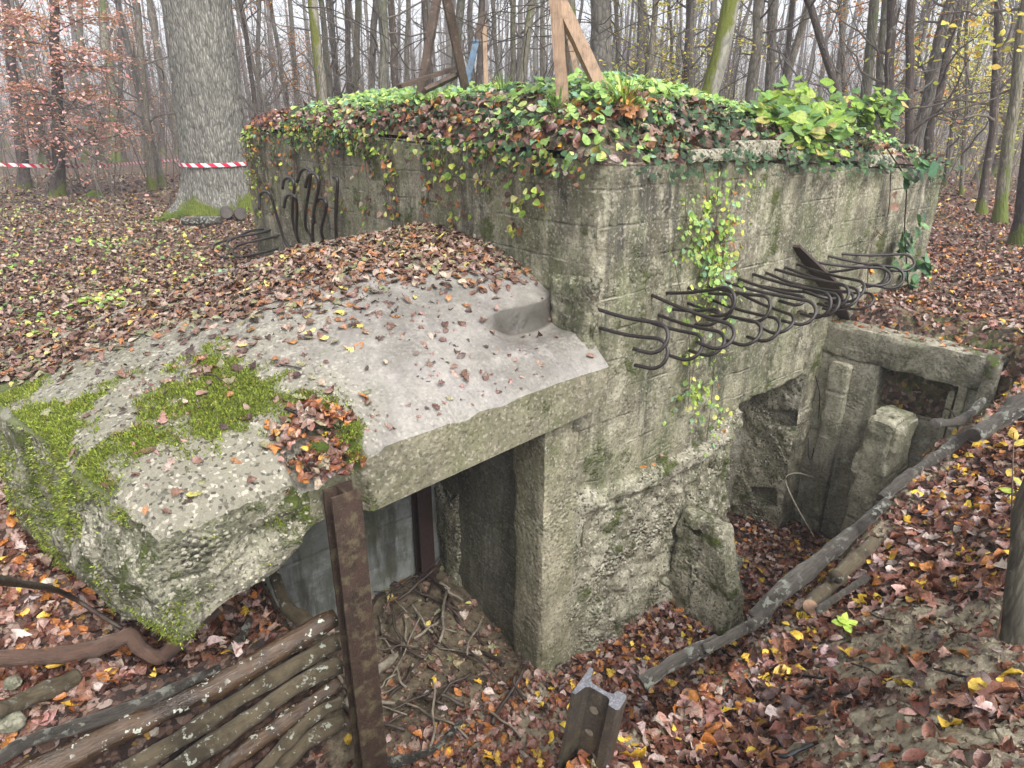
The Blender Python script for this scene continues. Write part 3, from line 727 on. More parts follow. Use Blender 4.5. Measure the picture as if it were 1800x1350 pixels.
# steel post in the far corner of the room
def hbeam(u, w, z0, z1, bf=.11, h=.11, t=.012, along='u'):
    a = Acc()
    def bx(x0, x1, y0, y1):
        V = np.array([[x, y, z] for z in (z0, z1) for x, y in ((x0, y0), (x1, y0), (x1, y1), (x0, y1))])
        a.add(V, [np.array([[0, 3, 2, 1], [4, 5, 6, 7], [0, 1, 5, 4], [1, 2, 6, 5], [2, 3, 7, 6], [3, 0, 4, 7]])])
    if along == 'u':
        bx(u - bf / 2, u + bf / 2, w, w + t); bx(u - bf / 2, u + bf / 2, w + h - t, w + h); bx(u - t / 2, u + t / 2, w + t + .0005, w + h - t - .0005)
    else:
        bx(u, u + t, w - bf / 2, w + bf / 2); bx(u + h - t, u + h, w - bf / 2, w + bf / 2); bx(u + t + .0005, u + h - t - .0005, w - t / 2, w + t / 2)
    return a.verts(), a.f
V, F = hbeam(-.48, 1.19, -3.6, -1.55, .12, .10); part('inner_steel_post', V, F, M['steel_dark'], smooth=False)

# stub of a broken wall standing in the trench
pts = [(1268, 908), (1300, 925), (1305, 975), (1328, 1008), (1300, 1085), (1265, 1125), (1208, 1128), (1212, 1060), (1250, 960)]
a0 = px_w(1212, 1125, -.42)
ns = 40; tt_, ss_ = np.meshgrid(np.linspace(0, 1, ns), np.linspace(0, 1, 26), indexing='ij')
acc = Acc()
V, F = rough_box(0.94, 1.13, -.60, -.0, -3.75, -2.72, .02, .035, .05, 4, 8, .008)
hh = (V[:, 2] + 3.75) / .97
V[:, 1] += 0.22 * hh ** 2 * (V[:, 1] < -.25) + 0.05 * fbm(V, 3, 3, 4)
V[:, 0] += 0.10 * hh
part('broken_wall_stub', V, F, M['stub'])

# wing wall
uw_ = 2.9
zt0 = -1.58
wing = part('wing_wall', *rough_box(uw_, uw_ + .24, -.62 - .65, .06, zt0 - .27, zt0, .025, .008, .025, 5, 20), M['wing'])
def wpart(name, u0, u1, s0, s1, z0, z1, res=.025, amp=.006, edge=.018, mat='wing', seed=0, parent=None):
    V, F = rough_box(u0, u1, -s1, -s0, z0, z1, res, amp, edge, 5, seed); return part(name, V, F, M[mat], parent)
wpart('wall_panel', uw_ + .01, uw_ + .23, -.05, .47, -3.9, zt0 - .265, seed=21, parent=wing)
wpart('wall_panel', uw_ + .10, uw_ + .235, .465, 1.06, -3.9, -2.22, seed=22, parent=wing)
wpart('window_jamb', uw_ + .012, uw_ + .235, 1.045, 1.26, -3.9, zt0 - .265, seed=23, parent=wing)
wpart('pilaster', uw_ - .055, uw_ + .02, .10, .27, -3.9, zt0 - .31, seed=24, parent=wing)
wpart('pilaster', uw_ - .03, uw_ + .02, 1.06, 1.12, -3.9, zt0 - .255, seed=25, edge=.012, parent=wing)
wpart('pilaster', uw_ - .05, uw_ + .02, 1.19, 1.29, -3.9, zt0 - .01, seed=26, edge=.02, parent=wing)
wpart('pilaster', uw_ + .02, uw_ + .12, .99, 1.035, -3.9, zt0 - .32, seed=28, edge=.010, parent=wing)
V, F = rough_box(2.44, 2.90, -.86, -.60, -3.9, -2.12, .022, .03, .05, 4, 27, .006); part('wall_end_stub', V, F, M['wing'])

# rusted wedge of steel plate in the right face
A = px_w(1393, 432); B = px_w(1440, 492); D_ = px_w(1490, 575)
def plate(P, th):
    P = np.array(P); n = len(P)
    nrm = np.cross(P[1] - P[0], P[2] - P[0]); nrm = nrm / np.linalg.norm(nrm) * th
    V = np.vstack([P - nrm / 2, P + nrm / 2]); k = np.arange(n); k2 = (k + 1) % n
    return V, [np.array([k[::-1]]), np.array([k + n]), np.column_stack([k, k2, k2 + n, k + n])]
V, F = plate([A + [0, .03, 0], A + [.02, -.05, -.0], B + [0, -.16, 0], D_ + [0, -.05, 0], D_ + [0, .03, -.02]], .02)
part('steel_plate', V, F, M['steel_dark'], smooth=False)

# rebar hooks: right-hand face  (wall point, outermost point of the bend, end of the bar), zoom pixels
def hook(A, T, E, rad=.0108, r=None):
    """A wall point, T outermost point of the bend (3-D), E hint for the side the bar turns to"""
    d = T - A; Ln = np.linalg.norm(d); d = d / Ln
    q = E - T; q = q - d * (q @ d); dq = np.linalg.norm(q) + 1e-6; q = q / dq
    if r is None: r = min(max(dq / 1.0, .045), .085)
    # T is on the outside of the bend, half-way round
    s = T - d * r - q * r
    d2 = (s - A); l2 = np.linalg.norm(d2); d2 = d2 / l2
    q2 = q - d2 * (q @ d2); q2 /= np.linalg.norm(q2)
    c = s + q2 * r
    path = [A - d2 * .05] + [lerp(A, s, t) + np.array([0, 0, -.012 * math.sin(math.pi * t)]) for t in (0, .25, .5, .75)]
    for th in np.linspace(0, math.pi * 1.0, 13):
        path.append(c - q2 * r * math.cos(th) + d2 * r * math.sin(th))
    path.append(path[-1] - d2 * .05); path.append(path[-1] - d2 * .04)
    return tube(np.array(path), rad, 10)
Z5 = lambda x, y: (1030 + x / 3.0, 400 + y / 3.0)
hk = [((60, 430), (404, 610), (300, 655), .46), ((75, 530), (404, 690), (310, 720), .42), ((290, 480), (583, 655), (480, 695), .46),
      ((345, 355), (750, 600), (648, 618), .60), ((380, 460), (697, 635), (595, 662), .50), ((425, 345), (770, 400), (690, 445), .48),
      ((460, 430), (690, 480), (612, 492), .34), ((540, 400), (893, 580), (790, 618), .56), ((540, 318), (750, 445), (680, 475), .40),
      ((640, 308), (948, 450), (865, 488), .50), ((670, 385), (993, 560), (897, 600), .54), ((800, 340), (1056, 530), (960, 560), .52),
      ((730, 285), (1190, 470), (1090, 500), .62), ((800, 268), (1140, 395), (1062, 380), .50), ((880, 245), (1272, 430), (1190, 475), .62),
      ((930, 310), (1316, 420), (1235, 448), .60), ((950, 238), (1288, 372), (1195, 340), .56), ((1000, 220), (1362, 380), (1280, 410), .58),
      ((1050, 210), (1408, 390), (1320, 415), .62), ((1115, 195), (1440, 355), (1345, 412), .60), ((1080, 290), (1385, 405), (1300, 430), .5),
      ((1200, 180), (1593, 272), (1490, 300), .50), ((1250, 237), (1566, 255), (1482, 300), .42), ((1280, 150), (1658, 282), (1572, 308), .50),
      ((1350, 138), (1718, 192), (1622, 216), .46), ((1300, 330), (1485, 402), (1405, 432), .34)]
for (a, t, e_, ln) in hk:
    A = px_w(*Z5(*a), 0.0); T = px_w(*Z5(*t), -ln); E = px_w(*Z5(*e_), -ln + .08)
    # the bar end lies back towards the wall and below the bar
    E = E + np.array([0, 0, -.02]);
    V, F = hook(A, T, E); part('rebar_hook', V, F, M['rebar'])
# left-hand face, bars bent up and out of the litter
Z4 = lambda x, y: (350 + x * .19444, 260 + y * .19444)
def bar(pix, us_, rad=.0155, name='bent_rebar'):
    us_ = np.interp(np.linspace(0, 1, len(pix)), np.linspace(0, 1, len(us_)), us_)
    P = [px_u(*Z4(*q), u_) for q, u_ in zip(pix, us_)]
    V, F = tube(smooth_path(P, 30), rad, 9); part(name, V, F, M['rebar'])
bar([(545, 560), (545, 460), (560, 410), (605, 395), (650, 440), (700, 610), (770, 830), (840, 930)], [-.30, -.24, -.08])
bar([(755, 370), (765, 300), (800, 268), (845, 285), (860, 360), (845, 500), (850, 680), (905, 860), (985, 945)], [-.22, -.2, -.05])
bar([(765, 540), (785, 450), (825, 422), (870, 450), (885, 560), (880, 760), (910, 880)], [-.30, -.26, -.08])
bar([(885, 310), (915, 220), (960, 185), (1005, 215), (1000, 330), (965, 560), (965, 720), (1015, 800)], [-.18, -.18, -.03])
bar([(960, 355), (985, 260), (1030, 228), (1075, 270), (1080, 360), (1055, 480), (1030, 640), (1030, 850), (1070, 960), (1130, 1000)], [-.30, -.26, -.08])
bar([(1040, 680), (1040, 540), (1080, 465), (1125, 460), (1150, 510), (1130, 620), (1105, 740), (1130, 830), (1190, 870)], [-.20, -.2, -.04])
bar([(1215, 262), (1245, 275), (1250, 350), (1235, 600), (1240, 800), (1255, 880)], [-.12, -.12, -.04])
bar([(1290, 975), (1350, 900), (1390, 850), (1430, 850), (1480, 890)], [-.25, -.12])
bar([(600, 730), (480, 745), (300, 820), (160, 865), (120, 920), (150, 970), (260, 990)], [0.02, -.25, -.45])
bar([(665, 738), (520, 775), (330, 810), (265, 845), (255, 885), (290, 910)], [0.02, -.2, -.38])
bar([(745, 785), (560, 830), (370, 875), (310, 920), (320, 965), (380, 985)], [0.02, -.22, -.42])
bar([(740, 900), (560, 950), (420, 980), (250, 1015), (195, 1060), (230, 1110), (320, 1120)], [0.02, -.3, -.55])
bar([(1050, 1060), (900, 1045), (780, 1045), (720, 1070), (720, 1110), (750, 1125)], [-.15, -.35])
# thin wires by the doorway
V, F = tube(smooth_path([px_w(1433, 660, -.03), px_w(1441, 700, -.05), px_w(1434, 770, -.06), px_w(1426, 806, -.08), px_w(1421, 800, -.08), px_w(1421, 770, -.08)], 20), .004, 6)
part('wire', V, F, M['rebar'])
# ------------------------------------------------------------------ leaves
SHAPES = {
 'oval': ([0, .18, .42, .68, .88, 1], [.02, .21, .31, .26, .12, 0]),
 'oak': ([0, .12, .25, .36, .48, .6, .72, .86, 1], [.02, .12, .20, .12, .28, .16, .32, .19, .02]),
 'round': ([0, .12, .38, .68, 1], [.20, .42, .46, .28, 0]),
 'lobed': ([0, .15, .3, .45, .62, .8, 1], [.16, .46, .26, .44, .18, .16, 0]),
}
def leaf_block(acc, P, N, size, cols, shape='oval', tilt=.35, curl=.5, fold=.5, rg=rng, yaw=None, width=1.0):
    n = len(P)
    if n == 0: return
    xs, hw = SHAPES[shape]; xs = np.array(xs); hw = np.array(hw) * width; s = len(xs)
    lx = np.repeat(xs, 3); ly = np.column_stack([-hw, 0 * hw, hw]).ravel()
    Np = np.asarray(N, float) + rg.normal(0, tilt, (n, 3)); Np /= np.linalg.norm(Np, axis=1)[:, None]
    a = rg.uniform(0, 2 * math.pi, n) if yaw is None else yaw
    t = np.column_stack([np.cos(a), np.sin(a), np.zeros(n)]); t -= Np * (t * Np).sum(1)[:, None]
    t /= np.linalg.norm(t, axis=1)[:, None] + 1e-9; b = np.cross(Np, t)
    c = rg.normal(0, curl, n)[:, None]; f = rg.normal(.1, fold, n)[:, None]
    jit = rg.normal(0, .075 * max(curl, .2), (n, len(lx)))
    X = lx[None, :] - .5; Y = ly[None, :] * rg.uniform(.8, 1.15, (n, 1))
    Z = c * (X ** 2 - .1) + f * np.abs(Y) + rg.normal(0, curl * .8, (n, 1)) * X * Y * 3 + jit
    sz = np.asarray(size)[:, None]
    V = P[:, None, :] + (t[:, None, :] * (X * sz)[..., None] + b[:, None, :] * (Y * sz)[..., None] + Np[:, None, :] * (Z * sz)[..., None])
    k = np.arange(s - 1)
    q = np.vstack([np.column_stack([3 * k, 3 * k + 3, 3 * k + 4, 3 * k + 1]), np.column_stack([3 * k + 1, 3 * k + 4, 3 * k + 5, 3 * k + 2])])
    F = (q[None] + (np.arange(n) * len(lx))[:, None, None]).reshape(-1, 4)
    cc = np.repeat(np.asarray(cols)[:, None, :], len(lx), 1) * rg.uniform(.85, 1.15, (n, len(lx), 1))
    acc.add(V.reshape(-1, 3), [F], cc.reshape(-1, 3)); acc.uv.append(np.tile(np.column_stack([lx, ly]), (n, 1)))
def pick(pal, n, rg=rng, var=.25):
    w = np.array([p[0] for p in pal], float); w /= w.sum(); c = np.array([p[1] for p in pal])
    i = rg.choice(len(pal), n, p=w); return np.clip(c[i] * rg.uniform(1 - var, 1 + var, (n, 1)) * rg.uniform(.93, 1.07, (n, 3)), 0, .9)
DEAD = [(24, (.105, .036, .022)), (22, (.16, .07, .042)), (17, (.28, .18, .145)), (7, (.42, .33, .30)), (13, (.36, .135, .035)), (8, (.06, .025, .02)), (3, (.60, .38, .05)), (4, (.26, .13, .10))]
DEADY = [(24, (.12, .042, .026)), (22, (.19, .075, .042)), (15, (.32, .19, .15)), (11, (.42, .32, .29)), (9, (.38, .15, .035)), (8, (.64, .43, .05)), (10, (.24, .11, .08)), (7, (.06, .028, .022))]
DEADP = [(24, (.13, .066, .046)), (24, (.22, .135, .10)), (14, (.34, .26, .20)), (14, (.065, .034, .026)), (10, (.29, .13, .05)), (3, (.5, .42, .12)), (10, (.20, .19, .10))]
DEADO = [(30, (.22, .07, .025)), (30, (.38, .14, .03)), (15, (.35, .2, .15)), (10, (.5, .25, .04)), (15, (.13, .045, .03))]
def dead_leaves(acc, P, N, pal=DEAD, smin=.045, smax=.085, tilt=.32, curl=.6, rg=rng):
    n = len(P)
    if n == 0: return
    cols = pick(pal, n, rg); kind = rg.random(n); sz = rg.uniform(smin, smax, n)
    for sh, lo, hi in (('oval', 0, .62), ('oak', .62, .88), ('lobed', .88, 1.01)):
        m = (kind >= lo) & (kind < hi)
        leaf_block(acc, P[m], N[m], sz[m] * (1.15 if sh == 'oak' else 1), cols[m], sh, tilt, curl, .5, rg)
def surf_normal(fn, u, w, e=.02):
    zu = (fn(u + e, w) - fn(u - e, w)) / (2 * e); zw = (fn(u, w + e) - fn(u, w - e)) / (2 * e)
    n = np.column_stack([-zu, -zw, np.ones_like(zu)]); n /= np.linalg.norm(n, axis=1)[:, None]
    xy = n[:, :1] * U1 + n[:, 1:2] * U2
    return np.column_stack([xy, n[:, 2]])

# --- litter on the ground
P_all = []; acc = Acc()
rgl = np.random.default_rng(11)
for r0, r1, dens, s0, s1 in ((.9, 3.2, 1500, .042, .09), (3.2, 5.5, 950, .042, .085), (5.5, 9, 620, .036, .075), (9, 15, 210, .045, .085), (15, 26, 45, .08, .13)):
    area = .5 * (r1 ** 2 - r0 ** 2) * R(100); n = int(area * dens)
    r = np.sqrt(rgl.uniform(r0 ** 2, r1 ** 2, n)); th = rgl.uniform(R(-50), R(50), n)
    x = r * np.sin(th); y = r * np.cos(th); u, w = to_uw(x, y)
    keep = ~((u > -.02) & (u < 4.66) & (w > -.02) & (w < 5.7) & ~((u > 1.8) & (u < 2.7) & (w < .35)))
    roofed = (u < 0) & (u > -2.75) & (w > -.1) & (w < 1.75)
    p = np.ones(n); p[roofed] = .16; p[roofed & (u < -1.75) & (w < .8)] = .38
    onf = (u < -.3) & (u > -1.9) & (w > -.75) & (w < .1); p[onf] = .75
    p[(u > 2.86) & (u < 3.16) & (w > -1.28) & (w < 0)] = 0
    p *= 1 - .80 * bare_mask(u, w) * (w < -.2)
    gp = fbm(np.column_stack([x, y, 0 * x]), .5, 4, 90); p *= np.where(y > 4, 1 - .35 * sm(0.05, .35, gp), 1)
    keep &= rgl.random(n) < p
    x, y, u, w = x[keep], y[keep], u[keep], w[keep]
    z = ground_z(u, w) + EZ
    N = surf_normal(lambda a, b: ground_z(a, b, False), u, w)
    steep = N[:, 2] < .75
    ok = ~(steep & (rgl.random(len(x)) < .55)); x, y, z, N, u, w = x[ok], y[ok], z[ok], N[ok], u[ok], w[ok]
    Pp = np.column_stack([x, y, z + rgl.uniform(.002, .028, len(x))])
    bank = (w < -.2) & (u < 3)
    left = (x < .2) & (y > 3.4)
    for m, pal in ((bank, DEADY), (left & ~bank, DEADP), (~bank & ~left, DEAD)):
        dead_leaves(acc, Pp[m], N[m], pal, s0, s1, rg=rgl)
nf_ = 16000; r = np.sqrt(rgl.uniform(.8, 4.6 ** 2, nf_)); th = rgl.uniform(R(-50), R(50), nf_); x = r * np.sin(th); y = r * np.cos(th); u, w = to_uw(x, y)
k_ = ((w < -.02) | (u < -2.7) | ((u < -.3) & (w < .9))) & ~((u > 2.86) & (w > -1.28)); x, y, u, w = x[k_], y[k_], u[k_], w[k_]
P = np.column_stack([x, y, ground_z(u, w) + EZ + .006]); leaf_block(acc, P, surf_normal(lambda a, b: ground_z(a, b, False), u, w), rgl.uniform(.012, .035, len(u)), pick([(4, (.045, .022, .016)), (4, (.12, .055, .038)), (2, (.26, .16, .13)), (2, (.2, .12, .06))], len(u), rgl), 'lobed', .5, .6, .6, rgl, width=.8)
tag(aobj('fallen_leaves', acc, M['dead'], origin=(0, 0, 0)), 'brown, russet and yellow wet leaves covering the forest floor and the trench', 'leaf litter', kind='stuff')

# --- litter on the porch roof
acc = Acc(); n = 9000
u = rgl.uniform(-2.78, 0.0, n); w = rgl.uniform(-.08, 1.75, n)
wl = np.interp(u, [-2.7, -1.72, -.7, 0], [1.42, 1.0, .76, .52]) + .16 * fbm(np.column_stack([u, w, 0 * u]), 2.5, 4, 33)
p = sm(-.28, .30, w - wl) ** 1.3 * (1 - .9 * (u > -.55) * sm(.5, .4, w))
cl = fbm(np.column_stack([u, w, 0 * u + 4]), 3.2, 3, 34)
p = np.maximum(p, .025 + .16 * sm(.05, .4, cl) * sm(-.2, -1.4, u) + .10 * sm(.5, .0, wl - w) * sm(.0, .3, cl))
m = rgl.random(n) < p; u, w = u[m], w[m]
uLw = np.interp(w, [-.12, .3, 1.2, 1.85], [-2.38, -2.53, -2.75, -2.88]); m = u > uLw + .03; u, w = u[m], w[m]
N = surf_normal(roof_z, u, w); P = W(np.column_stack([u, w, roof_z(u, w) + rgl.uniform(.002, .02, len(u)) + .012 * (rgl.random(len(u)) < p[:1].mean())]))
dead_leaves(acc, P, N, DEADP, .035, .07, .22, .5, rgl)
nb_ = 1100; u = rgl.uniform(-2.6, -.05, nb_); w = rgl.uniform(-.1, 1.0, nb_); cl = fbm(np.column_stack([u, w, 0 * u]), 4, 3, 37); m = (cl > rgl.uniform(-.2, .5, nb_)) & (u > np.interp(w, [-.12, .3, 1.2], [-2.3, -2.45, -2.7])); u, w = u[m], w[m]
P = W(np.column_stack([u, w, roof_z(u, w) + .006])); leaf_block(acc, P, surf_normal(roof_z, u, w), rgl.uniform(.012, .034, len(u)), pick([(3, (.05, .025, .02)), (3, (.14, .06, .045)), (2, (.28, .16, .13))], len(u), rgl), 'lobed', .35, .6, .6, rgl, width=.7)
tag(aobj('roof_leaves', acc, M['dead'], origin=W([-1.3, .8, -1.1])[0]), 'pinkish brown leaves lying thick along the upper part of the sloping porch roof', 'leaf litter', kind='stuff')
# heap above the steel post
acc = Acc(); n = 250
u = rgl.normal(-1.66, .10, n); w = rgl.normal(.02, .075, n); m = w > -.15; u, w = u[m], w[m]
z = roof_z(u, np.maximum(w, -.12)) - .07 * (w < 0.02) + .085 * np.exp(-((u + 1.66) ** 2 + (w - .03) ** 2) / .012) * rgl.random(len(u)) + .008
dead_leaves(acc, W(np.column_stack([u, w, z])), np.tile([.25, -.4, .8], (len(u), 1)), DEADO + DEAD + DEADP, .035, .07, .6, 1.0, rgl)
tag(aobj('leaf_heap', acc, M['dead'], origin=W([-1.66, 0, -1.35])[0]), 'small heap of orange brown leaves caught at the broken roof edge above the steel post', 'leaf heap', kind='stuff')
# a few leaves on ledges
acc = Acc(); pts = []
for q, w_ in (((1132, 822), -.05), ((1150, 818), -.06), ((1167, 803), -.04)): pts.append(px_w(*q, w_) + [0, 0, .01])
for s in np.linspace(.02, 1.2, 34): pts.append([2.9 + rgl.uniform(.03, .2), -s, zt0 + .012])
P = W(np.array(pts)); dead_leaves(acc, P, np.tile([0, 0, 1.], (len(P), 1)), DEADO, .035, .06, .3, .6, rgl)
tag(aobj('ledge_leaves', acc, M['dead'], origin=W([2.9, -.6, -1.57])[0]), 'scattered leaves on top of the wing wall and on the ledge of the footing', 'leaf litter', kind='stuff')

# ------------------------------------------------------------------ earth and plants on the bunker
def top_base(u, w):
    a = lerp(ztop_r(u), np.minimum(ztop_r(u) + .05, ztop_l(w)), sm(0, 1.5, w)); return np.where(u < .5, lerp(ztop_l(w), a, sm(0, .5, u)), a)
def mound(u, w):
    u = np.asarray(u, float); w = np.asarray(w, float)
    d = np.minimum(np.minimum(u + .02, (UE - u) * .6), np.minimum(w + .02, (WE - w)))
    P = np.column_stack([np.ravel(u), np.ravel(w), 0 * np.ravel(u)])
    n = fbm(P, 1.6, 4, 200).reshape(u.shape)
    hmax = np.interp(u, [0, 2, 3.4, 4.7], [.37, .35, .26, .16])
    first = np.minimum(u, w)
    h = .05 * sm(-.02, .06, d) + hmax * (1 - np.exp(-np.maximum(d, 0) / .42)) + .07 * n * sm(0, .4, d)
    # bare strip of the concrete edge near the corner
    bare = np.exp(-((u - .25) / .5) ** 2) * (w < .25) * .06 * (1 - sm(.12, .25, w))
    return top_base(u, w) + h - bare
mu, mw = np.meshgrid(np.linspace(.0, UE - .02, 130), np.linspace(.0, WE - .02, 150), indexing='ij')
mz = mound(mu, mw); Vm = W(np.column_stack([mu.ravel(), mw.ravel(), mz.ravel()]))
mc = np.zeros((mu.size, 3)); mc[:, 0] = .3; mc[:, 1] = 1; mc[:, 2] = .5
tag(obj('earth_mound', Vm, [grid_faces(130, 150)], M['ground'], None, W([2, 2, 0])[0], mc), kind='structure')
GREEN = [(30, (.25, .40, .10)), (24, (.34, .50, .15)), (12, (.12, .22, .08)), (8, (.50, .58, .18)), (14, (.24, .40, .25))]
IVY = [(40, (.025, .06, .025)), (30, (.045, .10, .04)), (10, (.10, .19, .07)), (6, (.16, .25, .09))]
LIME = [(40, (.30, .42, .06)), (25, (.48, .52, .10)), (20, (.18, .30, .05)), (10, (.62, .58, .22)), (8, (.35, .14, .05))]
rgp = np.random.default_rng(21)
def on_mound(n, dens_fn=None):
    u = rgp.uniform(0.0, UE - .05, n); w = rgp.uniform(0.0, 4.6, n)
    d = np.minimum(u, w); p = np.exp(-np.maximum(d - 1.4, 0) * .8)
    if dens_fn is not None: p = p * dens_fn(u, w)
    m = rgp.random(n) < p; return u[m], w[m]
def mn(u, w): return surf_normal(mound, u, w)
pn = lambda u, w, s, sc=1.3: fbm(np.column_stack([u, w, 0 * u]), sc, 4, s)
acc = Acc()
u, w = on_mound(24000, lambda u, w: sm(-.25, .25, pn(u, w, 301)) * (1 - .75 * np.exp(-w / .35) * (u > .5)) * (.3 + .7 * sm(.1, .7, np.minimum(u, w))))
N = mn(u, w); hgt = rgp.uniform(.02, .11, len(u)) * sm(0, .4, np.minimum(u, w) + .12)
P = W(np.column_stack([u, w, mound(u, w) + hgt]))
leaf_block(acc, P, N + [0, -.35, .2], rgp.uniform(.034, .072, len(u)), pick(GREEN, len(u), rgp), 'round', .33, .25, .25, rgp, width=.85)
tag(aobj('ground_cover', acc, M['green'], origin=W([1.5, 2, 0])[0]), 'low bright green leafy plants covering the earth on top of the bunker', 'ground cover', kind='stuff')
acc = Acc()
u, w = on_mound(26000, lambda u, w: np.clip(1.0 * np.exp(-w / .5) * (u > .35) + .45 * np.exp(-u / .5) + .12, 0, 1) * sm(-.35, .1, pn(u, w, 305, 2.2)))
hgt = rgp.uniform(.0, .075, len(u)); ov = (w < .12) & (rgp.random(len(w)) < .6); w2 = np.where(ov, w - rgp.uniform(.05, .2, len(w)), w)
zz_ = mound(u, np.maximum(w2, 0)) + hgt - np.where(w2 < -.02, rgp.uniform(.0, .12, len(w)), 0) 
P = W(np.column_stack([u, w2, zz_]))
leaf_block(acc, P, mn(u, w) + np.where(ov, 1, .35)[:, None] * np.array([.2, -.7, 0]), rgp.uniform(.03, .06, len(u)), pick(IVY, len(u), rgp), 'lobed', .4, .2, .2, rgp)
tag(aobj('ivy', acc, M['green'], origin=W([2, .3, 0])[0]), 'dark green ivy spreading along the front edge of the bunker top', 'ivy', kind='stuff')
acc = Acc()
u, w = on_mound(9000, lambda u, w: sm(-.1, .3, pn(u, w, 309, 1.8) ) * .9 + .22)
P = W(np.column_stack([u, w, mound(u, w) + rgp.uniform(.01, .06, len(u))]))
dead_leaves(acc, P, mn(u, w), DEADP, .05, .10, .5, .8, rgp)
n = 900; u = rgp.uniform(0, .35, n); w = rgp.uniform(.2, 5.6, n); P = W(np.column_stack([u, w, mound(u, w) + rgp.uniform(0, .04, n)])); dead_leaves(acc, P, np.tile([-.6, -.5, .6], (n, 1)), DEAD, .045, .09, .5, .8, rgp)
tag(aobj('mound_leaves', acc, M['dead'], origin=W([2, 2, 0])[0]), 'brown and pink dead leaves lying among the plants on top of the bunker', 'leaf litter', kind='stuff')
# trailing growth that spills over the left edge
acc = Acc(); n = 1900
w = rgp.uniform(.05, 5.7, n); dz = np.abs(rgp.normal(0, .10, n)); gate = sm(-.3, .2, pn(w, w * 0, 320, 1.5)); m = rgp.random(n) < (.22 + .78 * gate) * (.45 + .55 * sm(.6, 1.4, w)); w, dz = w[m], dz[m]
P = W(np.column_stack([-.02 - rgp.uniform(0, .05, len(w)), w, ztop_l(w) + .06 - dz]))
leaf_block(acc, P, np.tile([-.75, -.55, .35], (len(w), 1)), rgp.uniform(.026, .052, len(w)), pick(LIME + GREEN + IVY + IVY + DEAD, len(w), rgp), 'round', .4, .25, .3, rgp)
tag(aobj('edge_growth', acc, M['green'], origin=W([0, 2.5, -.1])[0]), 'yellow green leaves spilling over the left edge of the bunker top', 'creeper', kind='stuff')

# hanging vines, each strand a plant of its own
def strand(P, names, leaf_n, size, pal, shape='round', stemr=.0022, label='', group=None, nrm=(0, 0, 1), offs=.02, stem='branch', name='climbing_vine', clusters=True):
    P = np.asarray(P, float); root = empty(name, P[0], 0, label, 'vine', group)
    V, F = tube(smooth_path(P, 24), stemr, 5, False); obj('stem', V - P[0], F, M[stem], root)
    path = smooth_path(P, 60); a = Acc()
    if clusters:
        ncl = max(2, leaf_n // 4); ii = rgp.integers(2, len(path), ncl); idx = np.repeat(ii, 4)[:leaf_n]
        cpos = np.repeat(rgp.normal(0, offs, (ncl, 3)), 4, axis=0)[:leaf_n]
    else: idx = rgp.integers(1, len(path), leaf_n); cpos = 0
    n = len(idx)
    pos = path[idx] + cpos + rgp.normal(0, offs * .55, (n, 3)) + np.array(nrm) * .025
    leaf_block(a, pos - P[0], np.tile(nrm, (n, 1)) + [0, 0, .35], rgp.uniform(size * .65, size * 1.25, n), pick(pal, n, rgp), shape, .35, .2, .3, rgp)
    aobj('foliage', a, M['green'], root)
    return root
NL = tuple(-np.array([*U1, 0])); NR = tuple(-np.array([*U2, 0]))
for i in range(34):
    w_ = rgp.uniform(.35, 5.6); ln = rgp.uniform(.25, 1.15) if w_ > 1 else rgp.uniform(.2, .55)
    n_ = 6; pts = []
    for t in np.linspace(0, 1, n_): pts.append([-.025, w_ + .06 * rgp.normal() * t, ztop_l(w_) + .03 - ln * t])
    strand(W(pts), None, int(10 + 34 * ln), .042, LIME + DEADP if rgp.random() < .7 else IVY + DEADO, label='thin yellow green vine hanging down the left face of the bunker', group='vines on the left face', nrm=NL, offs=.035)
for i, (x0, y0, x1, y1, nl) in enumerate(((1262, 285, 1222, 690, 190), (1228, 290, 1258, 560, 130), (1296, 290, 1268, 520, 110), (1205, 340, 1240, 500, 80), (1288, 380, 1225, 850, 120), (1190, 430, 1213, 720, 60))):
    A = px_w(x0, y0, -.04); B = px_w(x1, y1, -.045); pts = [lerp(A, B, t) + np.array([.05 * math.sin(5 * t + i), 0, 0]) for t in np.linspace(0, 1, 7)]
    strand(W(pts), None, nl, .036, LIME + GREEN, label='lime green vine trailing down the right face of the bunker through the hooks', group='vines on the right face', nrm=NR, offs=.055)
A = [px_w(1560, 262, -.06), px_w(1592, 320, -.14), px_w(1590, 400, -.12), px_w(1594, 470, -.12), px_w(1600, 540, -.10), px_w(1608, 596, -.05)]
strand(W(A), None, 76, .15, [(40, (.05, .13, .06)), (30, (.10, .22, .10)), (20, (.16, .30, .12))], 'oval', .006, 'long bramble shoot with large dark green leaves hanging near the far right corner', None, NR, .06, 'stick', 'bramble_shoot')
A = [px_w(1566, 300, -.05), px_w(1560, 380, -.03), px_w(1530, 440, -.05), px_w(1522, 560, -.10), px_w(1510, 690, -.2)]
strand(W(A), None, 7, .11, DEADO, 'oval', .004, 'brown dry vine stem with dead leaves hanging by the wing wall', None, NR, .02, 'branch', 'dry_vine', False)
